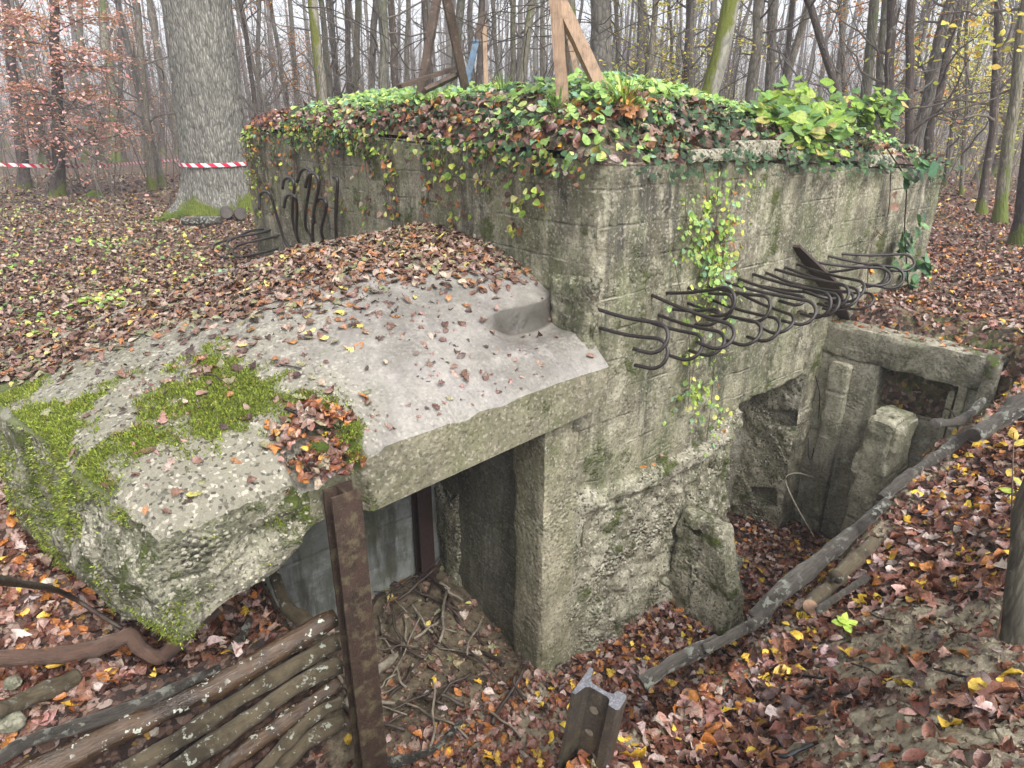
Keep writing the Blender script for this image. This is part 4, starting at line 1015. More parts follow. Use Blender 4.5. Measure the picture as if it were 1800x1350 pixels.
# broad-leaved shrub
def shrub(name, spec, label, size, pal, seed, cat='shrub'):
    rg = np.random.default_rng(seed); base = px_y(*spec[0]); root = empty(name, base, 0, label, cat)
    st = Acc(); lf = Acc()
    for (X, Y, yy) in spec[1:]:
        tip = px_y(X, Y + 10, yy); mid = lerp(base, tip, .5) + np.array([0, 0, .10])
        path = smooth_path([base + rg.normal(0, .08, 3) * [1, 1, 0], mid, tip], 16)
        V, F = tube(path - base, np.linspace(.006, .0025, len(path)), 5, False); st.add(V, F)
        m = 24; idx = rg.integers(len(path) // 3, len(path), m); pos = path[idx] + rg.normal(0, .06, (m, 3)) - base
        d = tip - base
        leaf_block(lf, pos, np.tile([.1, -.55, .75], (m, 1)), rg.uniform(size * .6, size * 1.2, m), pick(pal, m, rg), 'round', .32, .25, .25, rg, yaw=np.arctan2(d[1], d[0]) + rg.normal(0, .9, m), width=.72)
    aobj('stems', st, M['stick'], root); aobj('foliage', lf, M['green'], root)
BIG = [(35, (.22, .34, .05)), (30, (.14, .25, .05)), (12, (.36, .46, .09)), (20, (.09, .18, .06)), (6, (.40, .34, .10))]
shrub('broadleaf_shrub', [(1400, 275, 5.0), (1320, 180, 5.2), (1345, 165, 5.4), (1375, 150, 5.5), (1410, 165, 5.4), (1440, 175, 5.3), (1385, 215, 4.9), (1420, 225, 4.9), (1350, 225, 5.0), (1460, 200, 5.1), (1400, 248, 4.8), (1450, 252, 4.8), (1340, 200, 5.1), (1475, 240, 4.9), (1430, 145, 5.6), (1490, 160, 5.6)],
      'yellow green shrub with big broad leaves on the right part of the bunker top', .12, BIG, 3)
shrub('broadleaf_shrub', [(1520, 220, 5.7), (1500, 185, 5.8), (1540, 190, 5.8), (1580, 185, 5.8), (1560, 205, 5.7), (1510, 205, 5.7)],
      'smaller broad leaved shrub at the far right end of the bunker top', .10, BIG, 4)
# grass tufts
def tuft(pos, n, ln, cols, label, name='grass_tuft', dead=0, spread=1.0, seed=0):
    rg = np.random.default_rng(seed); root = empty(name, pos, 0, label, 'grass'); a = Acc()
    for i in range(n):
        th = rg.uniform(0, 2 * math.pi); l = ln * rg.uniform(.5, 1.1); k = rg.uniform(.3, 1.0) * spread; s = 9
        t = np.linspace(0, 1, s); out = l * k * t ** 1.3; up = l * (t - .75 * k * t ** 2.4) * (1.1 - .35 * k)
        d = np.array([math.cos(th), math.sin(th), 0]); p = d[None] * out[:, None] + np.array([0, 0, 1.])[None] * up[:, None] + d * rg.uniform(0, .03)
        sd = np.array([-d[1], d[0], 0]); wd = .0045 * (1 - t ** 2) + .0004
        V = np.empty((2 * s, 3)); V[0::2] = p - sd * wd[:, None]; V[1::2] = p + sd * wd[:, None]
        kk = np.arange(s - 1); a.add(V, [np.column_stack([2 * kk, 2 * kk + 2, 2 * kk + 3, 2 * kk + 1])], pick(cols, 1, rg)[0])
    aobj('blades', a, M['green'], root)
    if dead:
        b = Acc(); dead_leaves(b, rg.normal(0, .05, (dead, 3)) + [0, -.04, .05], np.tile([0, -.6, .6], (dead, 1)), DEADO, .05, .10, .6, .8, rg); aobj('dead_leaves', b, M['dead'], root)
GR = [(40, (.12, .24, .06)), (25, (.20, .32, .08)), (10, (.42, .36, .10)), (10, (.30, .42, .16))]
tuft(W([.45, .26, mound(np.array([.45]), np.array([.26]))[0] + .0])[0], 120, .42, GR, 'large arching grass tuft with russet leaves in it at the front of the mound', dead=45, seed=1)
def mpos(X, Yg, yy):
    p = px_y(X, Yg, yy); u_, w_ = to_uw(p[0], p[1]); p[2] = float(mound(np.array([u_]), np.array([w_]))[0]) + EZ - .02; return p
tuft(mpos(885, 150, 5.6), 70, .30, GR, 'tall grass tuft standing between the two timber frames on the mound', seed=2, spread=.8)
tuft(mpos(980, 250, 4.25), 36, .22, GR, 'small grass tuft at the bunker edge below the large tuft', seed=3)
tuft(mpos(760, 160, 5.6), 40, .22, GR, 'small grass tuft at the foot of the left timber frame', seed=5, spread=.7)
for i in range(60):
    X = rgp.uniform(-20, 440); Y = rgp.uniform(340, 590); p = px_z(X, Y, -1.5); u_, w_ = to_uw(p[0], p[1]); p[2] = float(ground_z(np.array([u_]), np.array([w_]))[0]) + EZ
    tuft(p, 22, .13, [(5, (.20, .30, .06)), (3, (.34, .40, .10))], 'sparse low grass tuft among the leaves left of the bunker', seed=30 + i, spread=1.1)['x'] if False else None
for o in bpy.data.objects:
    if o.get('label', '').startswith('sparse low grass'): o['group'] = 'grass tufts left of the bunker'
# little green seedlings on the left litter
acc = Acc(); n = 11000; X = rgp.uniform(-60, 470, n); Y = rgp.uniform(290, 600, n)
pts = np.array([px_z(a, b, -1.45) for a, b in zip(X, Y)]); u_, w_ = to_uw(pts[:, 0], pts[:, 1]); m = (.06 + .7 * sm(.0, .4, pn(u_, w_, 400, 1.6)) > rgp.random(n) * 1.2) & (u_ < -.1); pts = pts[m]; u_, w_ = u_[m], w_[m]
pts[:, 2] = ground_z(u_, w_) + EZ + .03
leaf_block(acc, pts, np.tile([0, -.2, 1.], (len(pts), 1)), rgp.uniform(.03, .06, len(pts)), pick(GREEN + LIME, len(pts), rgp), 'round', .3, .2, .3, rgp)
tag(aobj('seedlings', acc, M['green'], origin=(-3, 6, 0)), 'scattered small green seedlings in the leaf litter left of the bunker', 'seedlings', kind='stuff')
# moss tufts as real short blades on the broken roof end
def moss(name, u, w, z, N, label, ln=.012, mat='green'):
    a = Acc(); n = len(u); P = W(np.column_stack([u, w, z]))
    d = N + rgp.normal(0, .45, (n, 3)); d /= np.linalg.norm(d, axis=1)[:, None]; s = np.cross(d, rgp.normal(0, 1, (n, 3))); s /= np.linalg.norm(s, axis=1)[:, None]
    l = rgp.uniform(.5, 1.3, n)[:, None] * ln; V = np.stack([P - s * l * .22, P + s * l * .22, P + d * l], 1).reshape(-1, 3)
    c = pick([(30, (.17, .23, .035)), (28, (.11, .15, .025)), (18, (.27, .33, .06)), (18, (.08, .10, .02)), (8, (.18, .15, .06))], n, rgp)
    a.add(V, [np.arange(3 * n).reshape(-1, 3)], np.repeat(c, 3, 0))
    return tag(aobj(name, a, M[mat], origin=P.mean(0)), label, 'moss', kind='stuff')
n = 150000
u = rgp.uniform(-2.85, -1.45, n); w = rgp.uniform(-.12, 1.3, n)
m = (moss_mask(u, w) + rgp.normal(0, .09, n) > .56) ; u, w = u[m], w[m]
uLw = np.interp(w, [-.12, .3, 1.2, 1.85], [-2.38, -2.53, -2.75, -2.88]); m = u > uLw + .005; u, w = u[m], w[m]
moss('roof_moss', u, w, roof_z(u, w) - .035 * (w < -.06), surf_normal(roof_z, u, w), 'bright green moss patches on the left end of the porch roof', .015)
# moss on the broken faces of the roof end, and pebbles showing in them
me_ = fs.data; me_.update(); nv = len(me_.vertices); vc_ = np.zeros(nv * 3, np.float32); vn_ = np.zeros(nv * 3, np.float32)
me_.vertices.foreach_get('co', vc_); me_.vertices.foreach_get('normal', vn_); vc_ = vc_.reshape(-1, 3); vn_ = vn_.reshape(-1, 3); vc_[:, 2] += BZ
cand = np.where(vc_[:, 0] < -1.72)[0]; ii = rgp.choice(cand, 90000); Q = vc_[ii] + rgp.normal(0, .008, (len(ii), 3)); Nn = vn_[ii]
f = fbm(Q, 3.2, 4, 430) + .4 * fbm(Q, 14, 3, 431); m = f + .10 * (Q[:, 0] < -2.25) + rgp.normal(0, .07, len(f)) > .23; Q = Q[m] ; Nn = Nn[m]
Nw = np.column_stack([Nn[:, :1] * U1 + Nn[:, 1:2] * U2, Nn[:, 2]])
moss('edge_moss', Q[:, 0], Q[:, 1], Q[:, 2], Nw, 'dark and bright green moss on the broken end face of the porch roof', .013)
def pebbles(name, Q, rmin, rmax, label, mat='stone', parent=None, cat='pebbles', jit=.12):
    oc = np.array([[1, 0, 0], [0, 1, 0], [-1, 0, 0], [0, -1, 0], [0, 0, 1], [0, 0, -1], [.6, .6, .55], [-.6, .6, .55], [-.6, -.6, .55], [.6, -.6, .55], [.6, .6, -.55], [-.6, .6, -.55], [-.6, -.6, -.55], [.6, -.6, -.55]], float)
    import bmesh
    b = bmesh.new(); [b.verts.new(c) for c in oc]; bmesh.ops.convex_hull(b, input=b.verts[:]); bmesh.ops.triangulate(b, faces=b.faces[:]); b.verts.index_update(); V0 = np.array([v.co[:] for v in b.verts]); F0 = np.array([[v.index for v in f.verts] for f in b.faces]); b.free()
    n = len(Q); sc = rgp.uniform(rmin, rmax, (n, 1, 1)) * rgp.uniform(.6, 1.2, (n, 1, 3)); V = Q[:, None, :] + V0[None] * sc * (1 + rgp.normal(0, jit, (n, len(V0), 1)))
    F = (F0[None] + (np.arange(n) * len(V0))[:, None, None]).reshape(-1, 3)
    return obj(name, V.reshape(-1, 3), [F], M[mat], parent, None if parent else Q.mean(0))
ed = np.where((vc_[:, 0] < -1.72) & (vc_[:, 1] < .9))[0]; ii = rgp.choice(ed, 420); Q = vc_[ii].copy(); Q[:, 2] -= BZ
o = pebbles('pebbles', Q, .003, .011, '', 'stone', bunker); o['kind'] = 'stuff'
# clay clods on the bank and along the trench edge
n = 9000; u = rgp.uniform(-2.4, 3.0, n); w = rgp.uniform(-3.2, -.9, n); bmk = bare_mask(u, w); m = (bmk > .25) & (rgp.random(n) < bmk * .8 + .1); u, w = u[m], w[m]
Q = W(np.column_stack([u, w, ground_z(u, w) - .004])); o = pebbles('clay_clods', Q, .004, .022, '', 'clod', jit=.3); o.data.polygons.foreach_set('use_smooth', np.zeros(len(o.data.polygons), bool)); tag(o, 'lumps of pale wet clay showing between the leaves of the bank', 'clods', kind='stuff')
# ------------------------------------------------------------------ posts, poles, logs
def uwz_obj(name, V, F, mat, label, cat, group=None, origin=None, smooth=True):
    Vw = W(V); o = obj(name, Vw, F, M[mat], None, origin if origin is not None else Vw[np.argmin(Vw[:, 2])] * [1, 1, 1], smooth=smooth); return tag(o, label, cat, group)
V, F = hbeam(-1.655, -.195, -3.8, -1.47, .135, .10, .013, 'u')
uwz_obj('steel_post', V, F, 'steel', 'rusty brown steel beam standing upright under the broken roof edge', 'post', smooth=False)
def log_thing(name, P, rad, mat, label, cat='log', group=None, ends=None, sides=14, rough=.10, seed=0, endmat='log_end', n=40, squash=None):
    P = np.asarray(P, float); path = smooth_path(P, n)
    if name == 'bank_log': path = path - [0, 0, .014]; rad = np.array(rad) * .84
    rr = np.interp(np.linspace(0, 1, len(path)), np.linspace(0, 1, len(np.atleast_1d(rad))), np.atleast_1d(rad)) if np.size(rad) > 1 else np.full(len(path), rad)
    root = empty(name, path[0], 0, label, cat, group)
    rr = rr * (1 + .10 * np.sin(np.linspace(0, 9, len(rr)) + seed) + .06 * np.sin(np.linspace(0, 23, len(rr)) + 2 * seed))
    V, F = tube(path - path[0], rr, sides, True, rough * 2.2, seed)
    ar = np.concatenate([[0], np.cumsum(np.linalg.norm(np.diff(path, axis=0), axis=1))]); cyc = 2 * np.abs(np.linspace(0, 1, sides, endpoint=False) - .5)
    uvl = np.vstack([np.column_stack([np.repeat(ar, sides), np.tile(cyc, len(path)) + .13 * seed]), [[0, 0], [ar[-1], 0]]])
    obj('bark', V, F, M[mat], root, uv=uvl)
    for e_, sgn in ((0, -1), (-1, 1)):
        if ends and ends[0 if e_ == 0 else 1]:
            T = path[1] - path[0] if e_ == 0 else path[-1] - path[-2]; T /= np.linalg.norm(T)
            ring = V[:sides] if e_ == 0 else V[-sides - 2:-2]
            c = ring.mean(0); Vv = np.vstack([c + sgn * T * .002, lerp(c, ring, .55) + sgn * T * .002, ring]); j = np.arange(sides); j2 = (j + 1) % sides
            Ff = [np.column_stack([0 * j, 1 + j, 1 + j2]) if sgn > 0 else np.column_stack([0 * j, 1 + j2, 1 + j]), np.column_stack([1 + j, 1 + sides + j, 1 + sides + j2, 1 + j2]) if sgn > 0 else np.column_stack([1 + j2, 1 + sides + j2, 1 + sides + j, 1 + j])]
            obj('cut_end', Vv, Ff, M[endmat], root, smooth=False)
    return root
# the stacked poles between the posts (plane w about 0.04)
poles = [
 ([(590, 1085), (520, 1125), (400, 1195), (330, 1228), (262, 1262), (200, 1290), (80, 1350), (-60, 1420)], .040, 'log_wet', .045, 'smooth wet brown pole, topmost of the stacked poles beside the steel post'),
 ([(592, 1128), (500, 1180), (420, 1228), (330, 1290), (240, 1345), (100, 1430)], .033, 'log_bark', .05, 'second pole from the top in the stack beside the steel post'),
 ([(596, 1168), (520, 1205), (430, 1270), (340, 1330), (240, 1400)], .036, 'log_bark', .03, 'third pole down the stack, spotted with white lichen'),
 ([(598, 1200), (540, 1240), (470, 1290), (390, 1350), (300, 1430)], .034, 'log_wet', .06, 'fourth pole down the stack, wet and brown'),
 ([(602, 1232), (545, 1262), (490, 1320), (430, 1390)], .028, 'log_bark', .03, 'thin fifth pole low in the stack by the post'),
 ([(602, 1268), (540, 1302), (470, 1370), (430, 1420)], .036, 'log_bark', .06, 'lowest visible pole of the stack, lichened bark'),
]
for i, (px, r_, m_2, w_, lab) in enumerate(poles):
    P = W([px_w(*q, w_) for q in px]); log_thing('stacked_pole', P, r_ * 1.22, m_2, lab, 'pole', 'poles stacked beside the steel post', (True, False), 14, .12, i)
# second retaining post out of the fill, stones and wood behind the poles
def gp(X, Y, z=None, w=None, u=None, dz=0.0):
    if w is not None: return W([px_w(X, Y, w)])[0] + [0, 0, dz]
    if u is not None: return W([px_u(X, Y, u)])[0] + [0, 0, dz]
    return px_z(X, Y, z) + np.array([0, 0, dz])
log_thing('crooked_branch', [gp(-40, 1160, w=.25), gp(60, 1155, w=.25), gp(150, 1144, w=.25), gp(205, 1126, w=.25), gp(228, 1116, w=.25), gp(248, 1140, w=.22), gp(272, 1154, w=.2), gp(290, 1150, w=.2), gp(335, 1106, w=.16), gp(388, 1068, w=.12)], [.03, .031, .032, .033, .036, .031, .036, .032, .028, .022], 'branch', 'crooked reddish brown branch lying below the broken roof end', 'branch', None, (False, True), 12, .15, 7, 'cut_red', 60)
log_thing('mossy_log', [gp(-40, 1262, w=.12), gp(40, 1232, w=.2), gp(135, 1190, w=.3)], .035, 'log_bark', 'pale lichened log end at the left edge behind the poles', 'log', None, (False, True), 12, .2, 8)
log_thing('grey_log', [gp(-30, 1350, w=.02), gp(60, 1300, w=.06), gp(200, 1255, w=.09), gp(330, 1200, w=.12), (gp(385, 1168, w=.14))], .027, 'log_grey', 'grey weathered log just behind the topmost pole', 'log', None, (False, True), 12, .2, 9)
log_thing('leaning_branch', [gp(-30, 1015, u=-2.75), gp(110, 1042, w=.42), gp(215, 1105, w=.35)], .011, 'stick', 'thin dark branch reaching in from the left below the roof end', 'branch', None, None, 8, .1, 10)
log_thing('driftwood', [gp(250, 1175, w=.35), gp(330, 1140, w=.42), (gp(400, 1118, w=.5))], [.03, .035, .012], 'log_grey', 'split grey piece of wood below the crooked branch', 'wood', None, (True, False), 10, .3, 11)
log_thing('driftwood', [gp(400, 1160, w=.2), gp(425, 1120, w=.3), gp(440, 1090, w=.38)], [.028, .022, .012], 'log_grey', 'short grey stump of wood standing near the topmost pole', 'wood', None, (True, True), 10, .3, 12)
log_thing('driftwood', [gp(480, 1000, w=.75), gp(500, 1060, w=.5), gp(545, 1100, w=.22)], [.03, .035, .04], 'log_bark', 'leaning branch behind the steel post under the roof', 'wood', None, None, 10, .2, 13)
def stone(P, r, label, name='stone', mat='stone', cat='stone', seed=0, group=None, flat=.75):
    bmv = bpy.data.meshes.new('t'); import bmesh
    b = bmesh.new(); bmesh.ops.create_icosphere(b, subdivisions=4, radius=1.0); V = np.array([v.co[:] for v in b.verts]); F = np.array([[v.index for v in f.verts] for f in b.faces]); b.free(); bpy.data.meshes.remove(bmv)
    V = V * (1 + .38 * fbm(V + seed * 3.7, 1.1, 4, seed)[:, None]) * [1, .85, flat] * r
    return tag(obj(name, V + np.asarray(P), [F], M[mat], None, np.asarray(P) - [0, 0, r * flat * .8]), label, cat, group)
stone(gp(167, 1228, w=.22, dz=.0), .042, 'rough yellowish stone among the leaves behind the poles', seed=1)
stone(gp(22, 1200, w=.35), .035, 'pale stone at the left edge behind the poles', seed=2)
stone(gp(18, 1268, w=.16), .05, 'larger pale stone at the left edge above the grey log', seed=3)
stone(gp(75, 1100, w=.7), .045, 'grey stone in the leaves below the left roof end', seed=4)
stone(gp(460, 1135, w=.30), .05, 'dark mossy stone under the roof behind the topmost pole', seed=5, mat='chunk')
stone(gp(560, 785, w=.0), .045, 'moss cushion', name='moss_cushion', mat='moss', cat='moss', seed=6)['label'] = 'dark green moss cushion left of the leaf heap on the roof edge'
o = stone(gp(615, 785, w=-.02), .042, 'x', name='moss_cushion', mat='moss', cat='moss', seed=7); o['label'] = 'bright green moss cushion right of the leaf heap on the roof edge'
o = stone(px_u(*Z4(1432, 930), -.18), .06, 'x', name='moss_cushion', mat='moss', cat='moss', seed=8); o.location = W([px_u(*Z4(1432, 935), -.18)])[0]; o['label'] = 'round moss cushion at the foot of the bent bars against the left face'
o.data.transform(Matrix.Translation(-Vector(o.data.vertices[0].co)))
stone(px_z(168, 343, -1.47), .20, 'mossy tree stump in the leaves left of the big oak', name='mossy_stump', mat='moss', cat='stump', seed=9, flat=.55)
# stones at the doorway and the wall foot
stone(gp(1168, 1022, w=-.12), .04, 'angular grey stone lying at the foot of the crumbled wall', seed=10)
V, F = rough_box(1.45, 1.75, -.22, .0, -3.75, -3.33, .03, .05, .08, 4, 40)
uwz_obj('concrete_lump', V, F, 'foot', 'broken lump of concrete at the left side of the doorway', 'rubble')
log_thing('bent_rod', [gp(1436, 843, u=2.7), gp(1405, 832, u=2.5), gp(1384, 836, u=2.4), gp(1382, 850, u=2.38), gp(1400, 890, u=2.3), gp(1431, 944, u=2.2)], .007, 'stick_pale', 'thin pale bent rod leaning in front of the doorway', 'rod', None, None, 8, .05, 14)
log_thing('bent_twig', [gp(1646, 726, u=2.75), gp(1662, 718, u=2.65), gp(1678, 730, u=2.55), gp(1690, 760, u=2.45), gp(1712, 782, u=2.35)], .008, 'stick', 'thin bent twig leaning against the right end of the wing wall', 'twig', None, None, 8, .05, 15)
# logs on the bank
def bk(X, Y, w, dz=0.0): return W([px_w(X, Y, w)])[0] + [0, 0, dz]
log_thing('bank_log', [bk(1128, 1197, -1.22), bk(1180, 1163, -1.26), bk(1262, 1122, -1.32)], .036, 'log_grey', 'short silver barked log with dark cut end at the lower edge of the bank', 'log', None, (True, False), 16, .10, 20)
log_thing('bank_log', [bk(1240, 1137, -1.33), bk(1345, 1082, -1.37)], .028, 'log_grey', 'thin grey log end between the two bank logs', 'log', None, (False, False), 12, .15, 21)
log_thing('bank_log', [bk(1330, 1085, -1.34), bk(1370, 1040, -1.37), bk(1430, 990, -1.38), bk(1490, 940, -1.40), bk(1560, 880, -1.42)], [.055, .052, .046, .044, .036], 'log_grey', 'thick rotting log with white patches along the top of the bank', 'log', None, (True, True), 18, .16, 22)
log_thing('bank_log', [bk(1470, 1010, -1.52), bk(1535, 950, -1.50)], .040, 'log_bark', 'sawn log lying across the bank with its dark round end showing', 'log', None, (False, True), 16, .08, 23)
log_thing('bank_log', [bk(1425, 1062, -1.56), bk(1450, 1035, -1.5), bk(1478, 1010, -1.48)], .042, 'log_bark', 'dark stump end with orange fungus in front of the thick rotting log', 'log', None, (True, False), 16, .1, 24, 'cut_red')
log_thing('bank_log', [bk(1440, 1068, -1.62), bk(1480, 1040, -1.6), bk(1526, 1010, -1.58)], .018, 'log_grey', 'flat grey split log beside the rotting log', 'log', None, (False, True), 10, .2, 25)
log_thing('bank_log', [bk(1550, 872, -1.38), bk(1600, 830, -1.42), bk(1660, 790, -1.44), bk(1710, 752, -1.45)], [.032, .034, .036, .04], 'log_grey', 'grey log lying from the wing wall stub up towards the right', 'log', None, (True, False), 14, .2, 26)
log_thing('bank_log', [bk(1712, 762, -1.55), bk(1745, 742, -1.58), bk(1790, 712, -1.64), bk(1850, 690, -1.75)], [.045, .06, .065, .07], 'log_grey', 'barked grey log at the right edge beyond the wing wall', 'log', None, (True, False), 18, .22, 27)
log_thing('bank_log', [bk(1645, 740, -1.45), bk(1690, 735, -1.40), bk(1730, 700, -1.42)], .03, 'log_grey', 'short stub of wood sticking out beside the end of the wing wall', 'log', None, (True, False), 12, .2, 28)
# rail stump near the camera
pr = [(-.063, 0), (-.063, .012), (-.022, .022), (-.009, .035), (-.008, .095), (-.014, .106), (-.034, .112), (-.036, .138), (-.028, .146), (.028, .146), (.036, .138), (.034, .112), (.014, .106), (.008, .095), (.009, .035), (.022, .022), (.063, .012), (.063, 0)]
def rail():
    Pp = np.array(pr); top0 = px_y(1059, 1216, 1.62)
    ax = np.array([-.10, .04, -1.0]); ax /= np.linalg.norm(ax)              # down the rail
    # foot to the left, head to the right and nearer
    h_ = np.array([.80, -.52, 0]); h_ -= ax * (h_ @ ax); h_ /= np.linalg.norm(h_); s_ = np.cross(ax, h_)
    ring = lambda d, k=1.0: top0 + ((Pp[:, 1:] - .075) * h_ + Pp[:, :1] * s_) * 1.06 * k + ax * d
    n = len(Pp); base = top0 + ax * 1.1
    root = empty('rail_stump', base, 0, 'sawn off piece of old railway rail standing upright in the foreground', 'rail')
    rows = [ring(0.0, .985), ring(.004)] + [ring(t) for t in np.linspace(.03, 1.1, 12)]
    V = np.vstack(rows) - base; i, j = np.meshgrid(np.arange(len(rows) - 1), np.arange(n), indexing='ij'); j2 = (j + 1) % n
    Fq = np.column_stack([(i * n + j).ravel(), (i * n + j2).ravel(), ((i + 1) * n + j2).ravel(), ((i + 1) * n + j).ravel()])
    obj('rail_body', V, [Fq], M['rail'], root, smooth=False)
    T = ring(0.0, .985) - base
    # the cut face: quads between mirrored outline points
    Fc = np.array([[k, k + 1, n - 2 - k, n - 1 - k] for k in range(n // 2 - 1)])
    obj('cut_face', T - ax * .001, [Fc], M['railtop'], root, smooth=False)
    for d, rr in ((.085, .016), (.19, .015)):
        c = top0 + ax * d + h_ * (-.012); 
        for sg in (1, -1):
            cc = c + s_ * sg * .0108; th = np.linspace(0, 2 * math.pi, 18, endpoint=False)
            V = np.vstack([cc - base, np.array([cc - base + (h_ * math.cos(a) + ax * math.sin(a)) * rr for a in th])]); j = np.arange(18); j2 = (j + 1) % 18
            Ft = np.column_stack([0 * j, 1 + j, 1 + j2]); obj('bolt_hole', V, [Ft if sg < 0 else Ft[:, ::-1]], M['stick_pale'], root, smooth=False)
rail()
# sticks in the room and on the floor
rs = np.random.default_rng(5)
for i in range(66):
    u0 = rs.uniform(-1.5, -.45); w0 = rs.uniform(.25, 1.2) if i > 8 else rs.uniform(-.2, .3)
    if i > 40: u0 = rs.uniform(-1.0, -.42); w0 = rs.uniform(.75, 1.25)
    a = rs.uniform(0, math.pi); l = rs.uniform(.18, .6)
    pts = []
    for t in np.linspace(-.5, .5, 5):
        uu_ = np.clip(u0 + math.cos(a) * l * t, -1.62, -.38); w_ = min(w0 + math.sin(a) * l * t * .9, 1.25)
        pts.append([uu_ + rs.normal(0, .012), w_ + rs.normal(0, .012), 0])
    pts = np.array(pts); pts[:, 2] = ground_z(pts[:, 0], pts[:, 1]) + rs.uniform(.02, .10) + np.linspace(0, rs.uniform(-.05, .1), 5)
    pale = rs.random() < .3; o = log_thing('stick', W(pts), rs.uniform(.004, .013), 'stick_pale' if pale else 'stick', 'pale bare stick on the floor of the room' if pale else 'dark thin stick in the tangle on the floor of the room', 'stick', 'sticks lying in the room', None, 6, .1, i, n=10)
log_thing('barked_branch', W([[-1.60, .12, -3.36], [-1.45, .0, -3.42], [-1.2, -.05, -3.45], [-.98, .02, -3.46]]), [.03, .028, .022, .018], 'log_grey', 'grey barked branch lying on the floor between the post and the pillar', 'branch', None, (True, True), 10, .2, 50, 'cut_red')
log_thing('split_wood', W([[-1.55, .42, -3.3], [-1.35, .5, -3.25], [-1.12, .55, -3.24]]), [.04, .045, .02], 'stick_pale', 'pale split wood with peeling bark on the left of the room floor', 'wood', None, None, 8, .4, 51)
# black roots and twigs on the bank
def gz_(X, Y, zg, dz=.012):
    p = px_z(X, Y, zg)
    for _ in range(6):
        u_, w_ = to_uw(p[0], p[1]); zz = float(ground_z(np.array([u_]), np.array([w_]))[0]); p = px_z(X, Y, lerp(p[2] - EZ, zz, .7))
    p[2] += dz; return p
for i, (pts, r_, lab, mt) in enumerate((
    ([(1340, 1322), (1375, 1335), (1400, 1325), (1428, 1312)], .008, 'thick black root curving through the bottom right leaves', 'blackroot'),
    ([(1368, 1212), (1400, 1192), (1455, 1198)], .006, 'black arching root on the bank above the clay', 'blackroot'),
    ([(1408, 1232), (1440, 1226), (1495, 1224), (1515, 1240)], .006, 'black root lying flat on the middle of the bank', 'blackroot'),
    ([(1272, 1262), (1270, 1232), (1285, 1215), (1278, 1205)], .005, 'small curled black root near the rail', 'blackroot'),
    ([(1455, 1072), (1510, 1075), (1545, 1090), (1575, 1094)], .003, 'thin dark twig on the bank behind the seedling', 'stick'),
    ([(1495, 1170), (1525, 1180), (1545, 1195), (1600, 1230)], .003, 'thin forked twig on the clay of the bank', 'stick'),
    ([(1640, 1180), (1700, 1195), (1760, 1200)], .004, 'thin root near the tree at the right edge', 'blackroot'),
    ([(1540, 880), (1600, 905), (1680, 925), (1745, 960)], .004, 'long thin dark twig on the upper bank', 'stick'),
    ([(45, 352), (90, 365), (130, 392)], .02, 'thin fallen branch in the leaves on the far left', 'stick'),
    ([(0, 355), (60, 360), (100, 375)], .018, 'curved fallen branch beyond the left slope', 'stick'))):
    log_thing('root' if mt == 'blackroot' else 'twig', [gz_(x, y, -1.7 if y > 600 else -1.5) for x, y in pts], r_, mt, lab, 'root' if mt == 'blackroot' else 'twig', None, None, 7, .15, 60 + i, n=16)
# twigs on the porch roof
for i, (pts, lab) in enumerate((([(502, 722), (530, 735), (545, 752)], 'dark curved stick on the roof beside the leaf heap'), ([(358, 662), (378, 664), (391, 674)], 'short dark twig on the middle of the porch roof'),
        ([(492, 645), (520, 650), (530, 652)], 'thin dark twig on the upper porch roof'))):
    P = []
    for (X, Y) in pts:
        w_ = .4
        for _ in range(8):
            q = px_w(X, Y, w_); dz = roof_z(q[0], np.array(w_)) - q[2]; w_ = float(np.clip(w_ - dz * .8, -.1, 1.5))
        q = px_w(X, Y, w_); P.append(W([[q[0], w_, roof_z(q[0], np.array(w_)) + .014]])[0])
    log_thing('twig', P, .008 if i == 0 else .004, 'blackroot' if i == 0 else 'stick', lab, 'twig', None, None, 7, .1, 80 + i, n=10)
# small bright seedling on the bank
sp_ = gz_(1480, 1112, -1.7, 0.0); root = empty('seedling', sp_, 0, 'single bright yellow green seedling in the leaves of the bank', 'seedling')
V, F = tube(np.array([[0, 0, -.01], [0, 0, .03], [.005, 0, .06]]), .0015, 5); obj('stem', V, F, M['stick'], root)
a = Acc(); leaf_block(a, np.array([[.025, -.01, .06], [-.03, -.005, .06], [0, -.03, .055], [.01, .02, .065], [-.012, .0, .068]]), np.tile([0, -.3, 1], (5, 1)), np.full(5, .06), pick([(1, (.42, .60, .10))], 5), 'oval', .15, .2, .2, rs, yaw=np.array([.2, 3.0, -1.5, 1.0, 2.0])); aobj('foliage', a, M['green'], root)

# ------------------------------------------------------------------ timbers on the mound
def beam(P0, P1, a, b_, twist=0.0):
    P0 = np.asarray(P0, float); P1 = np.asarray(P1, float); d = P1 - P0; d /= np.linalg.norm(d)
    s = np.cross(d, [math.sin(twist), math.cos(twist), 0.0]); s /= np.linalg.norm(s); t = np.cross(d, s)
    n = 14; c = np.array([[-a, -b_], [a, -b_], [a, b_], [-a, b_]]) / 2; V = []
    for k in range(n + 1):
        q = lerp(P0, P1, k / n); V.append(q + c[:, :1] * s + c[:, 1:] * t)
    V = np.vstack(V); i, j = np.meshgrid(np.arange(n), np.arange(4), indexing='ij'); j2 = (j + 1) % 4
    Fq = np.column_stack([(i * 4 + j).ravel(), (i * 4 + j2).ravel(), ((i + 1) * 4 + j2).ravel(), ((i + 1) * 4 + j).ravel()])
    e = n * 4; return V + rs.normal(0, .0012, V.shape), [Fq, np.array([[3, 2, 1, 0], [e, e + 1, e + 2, e + 3]])]
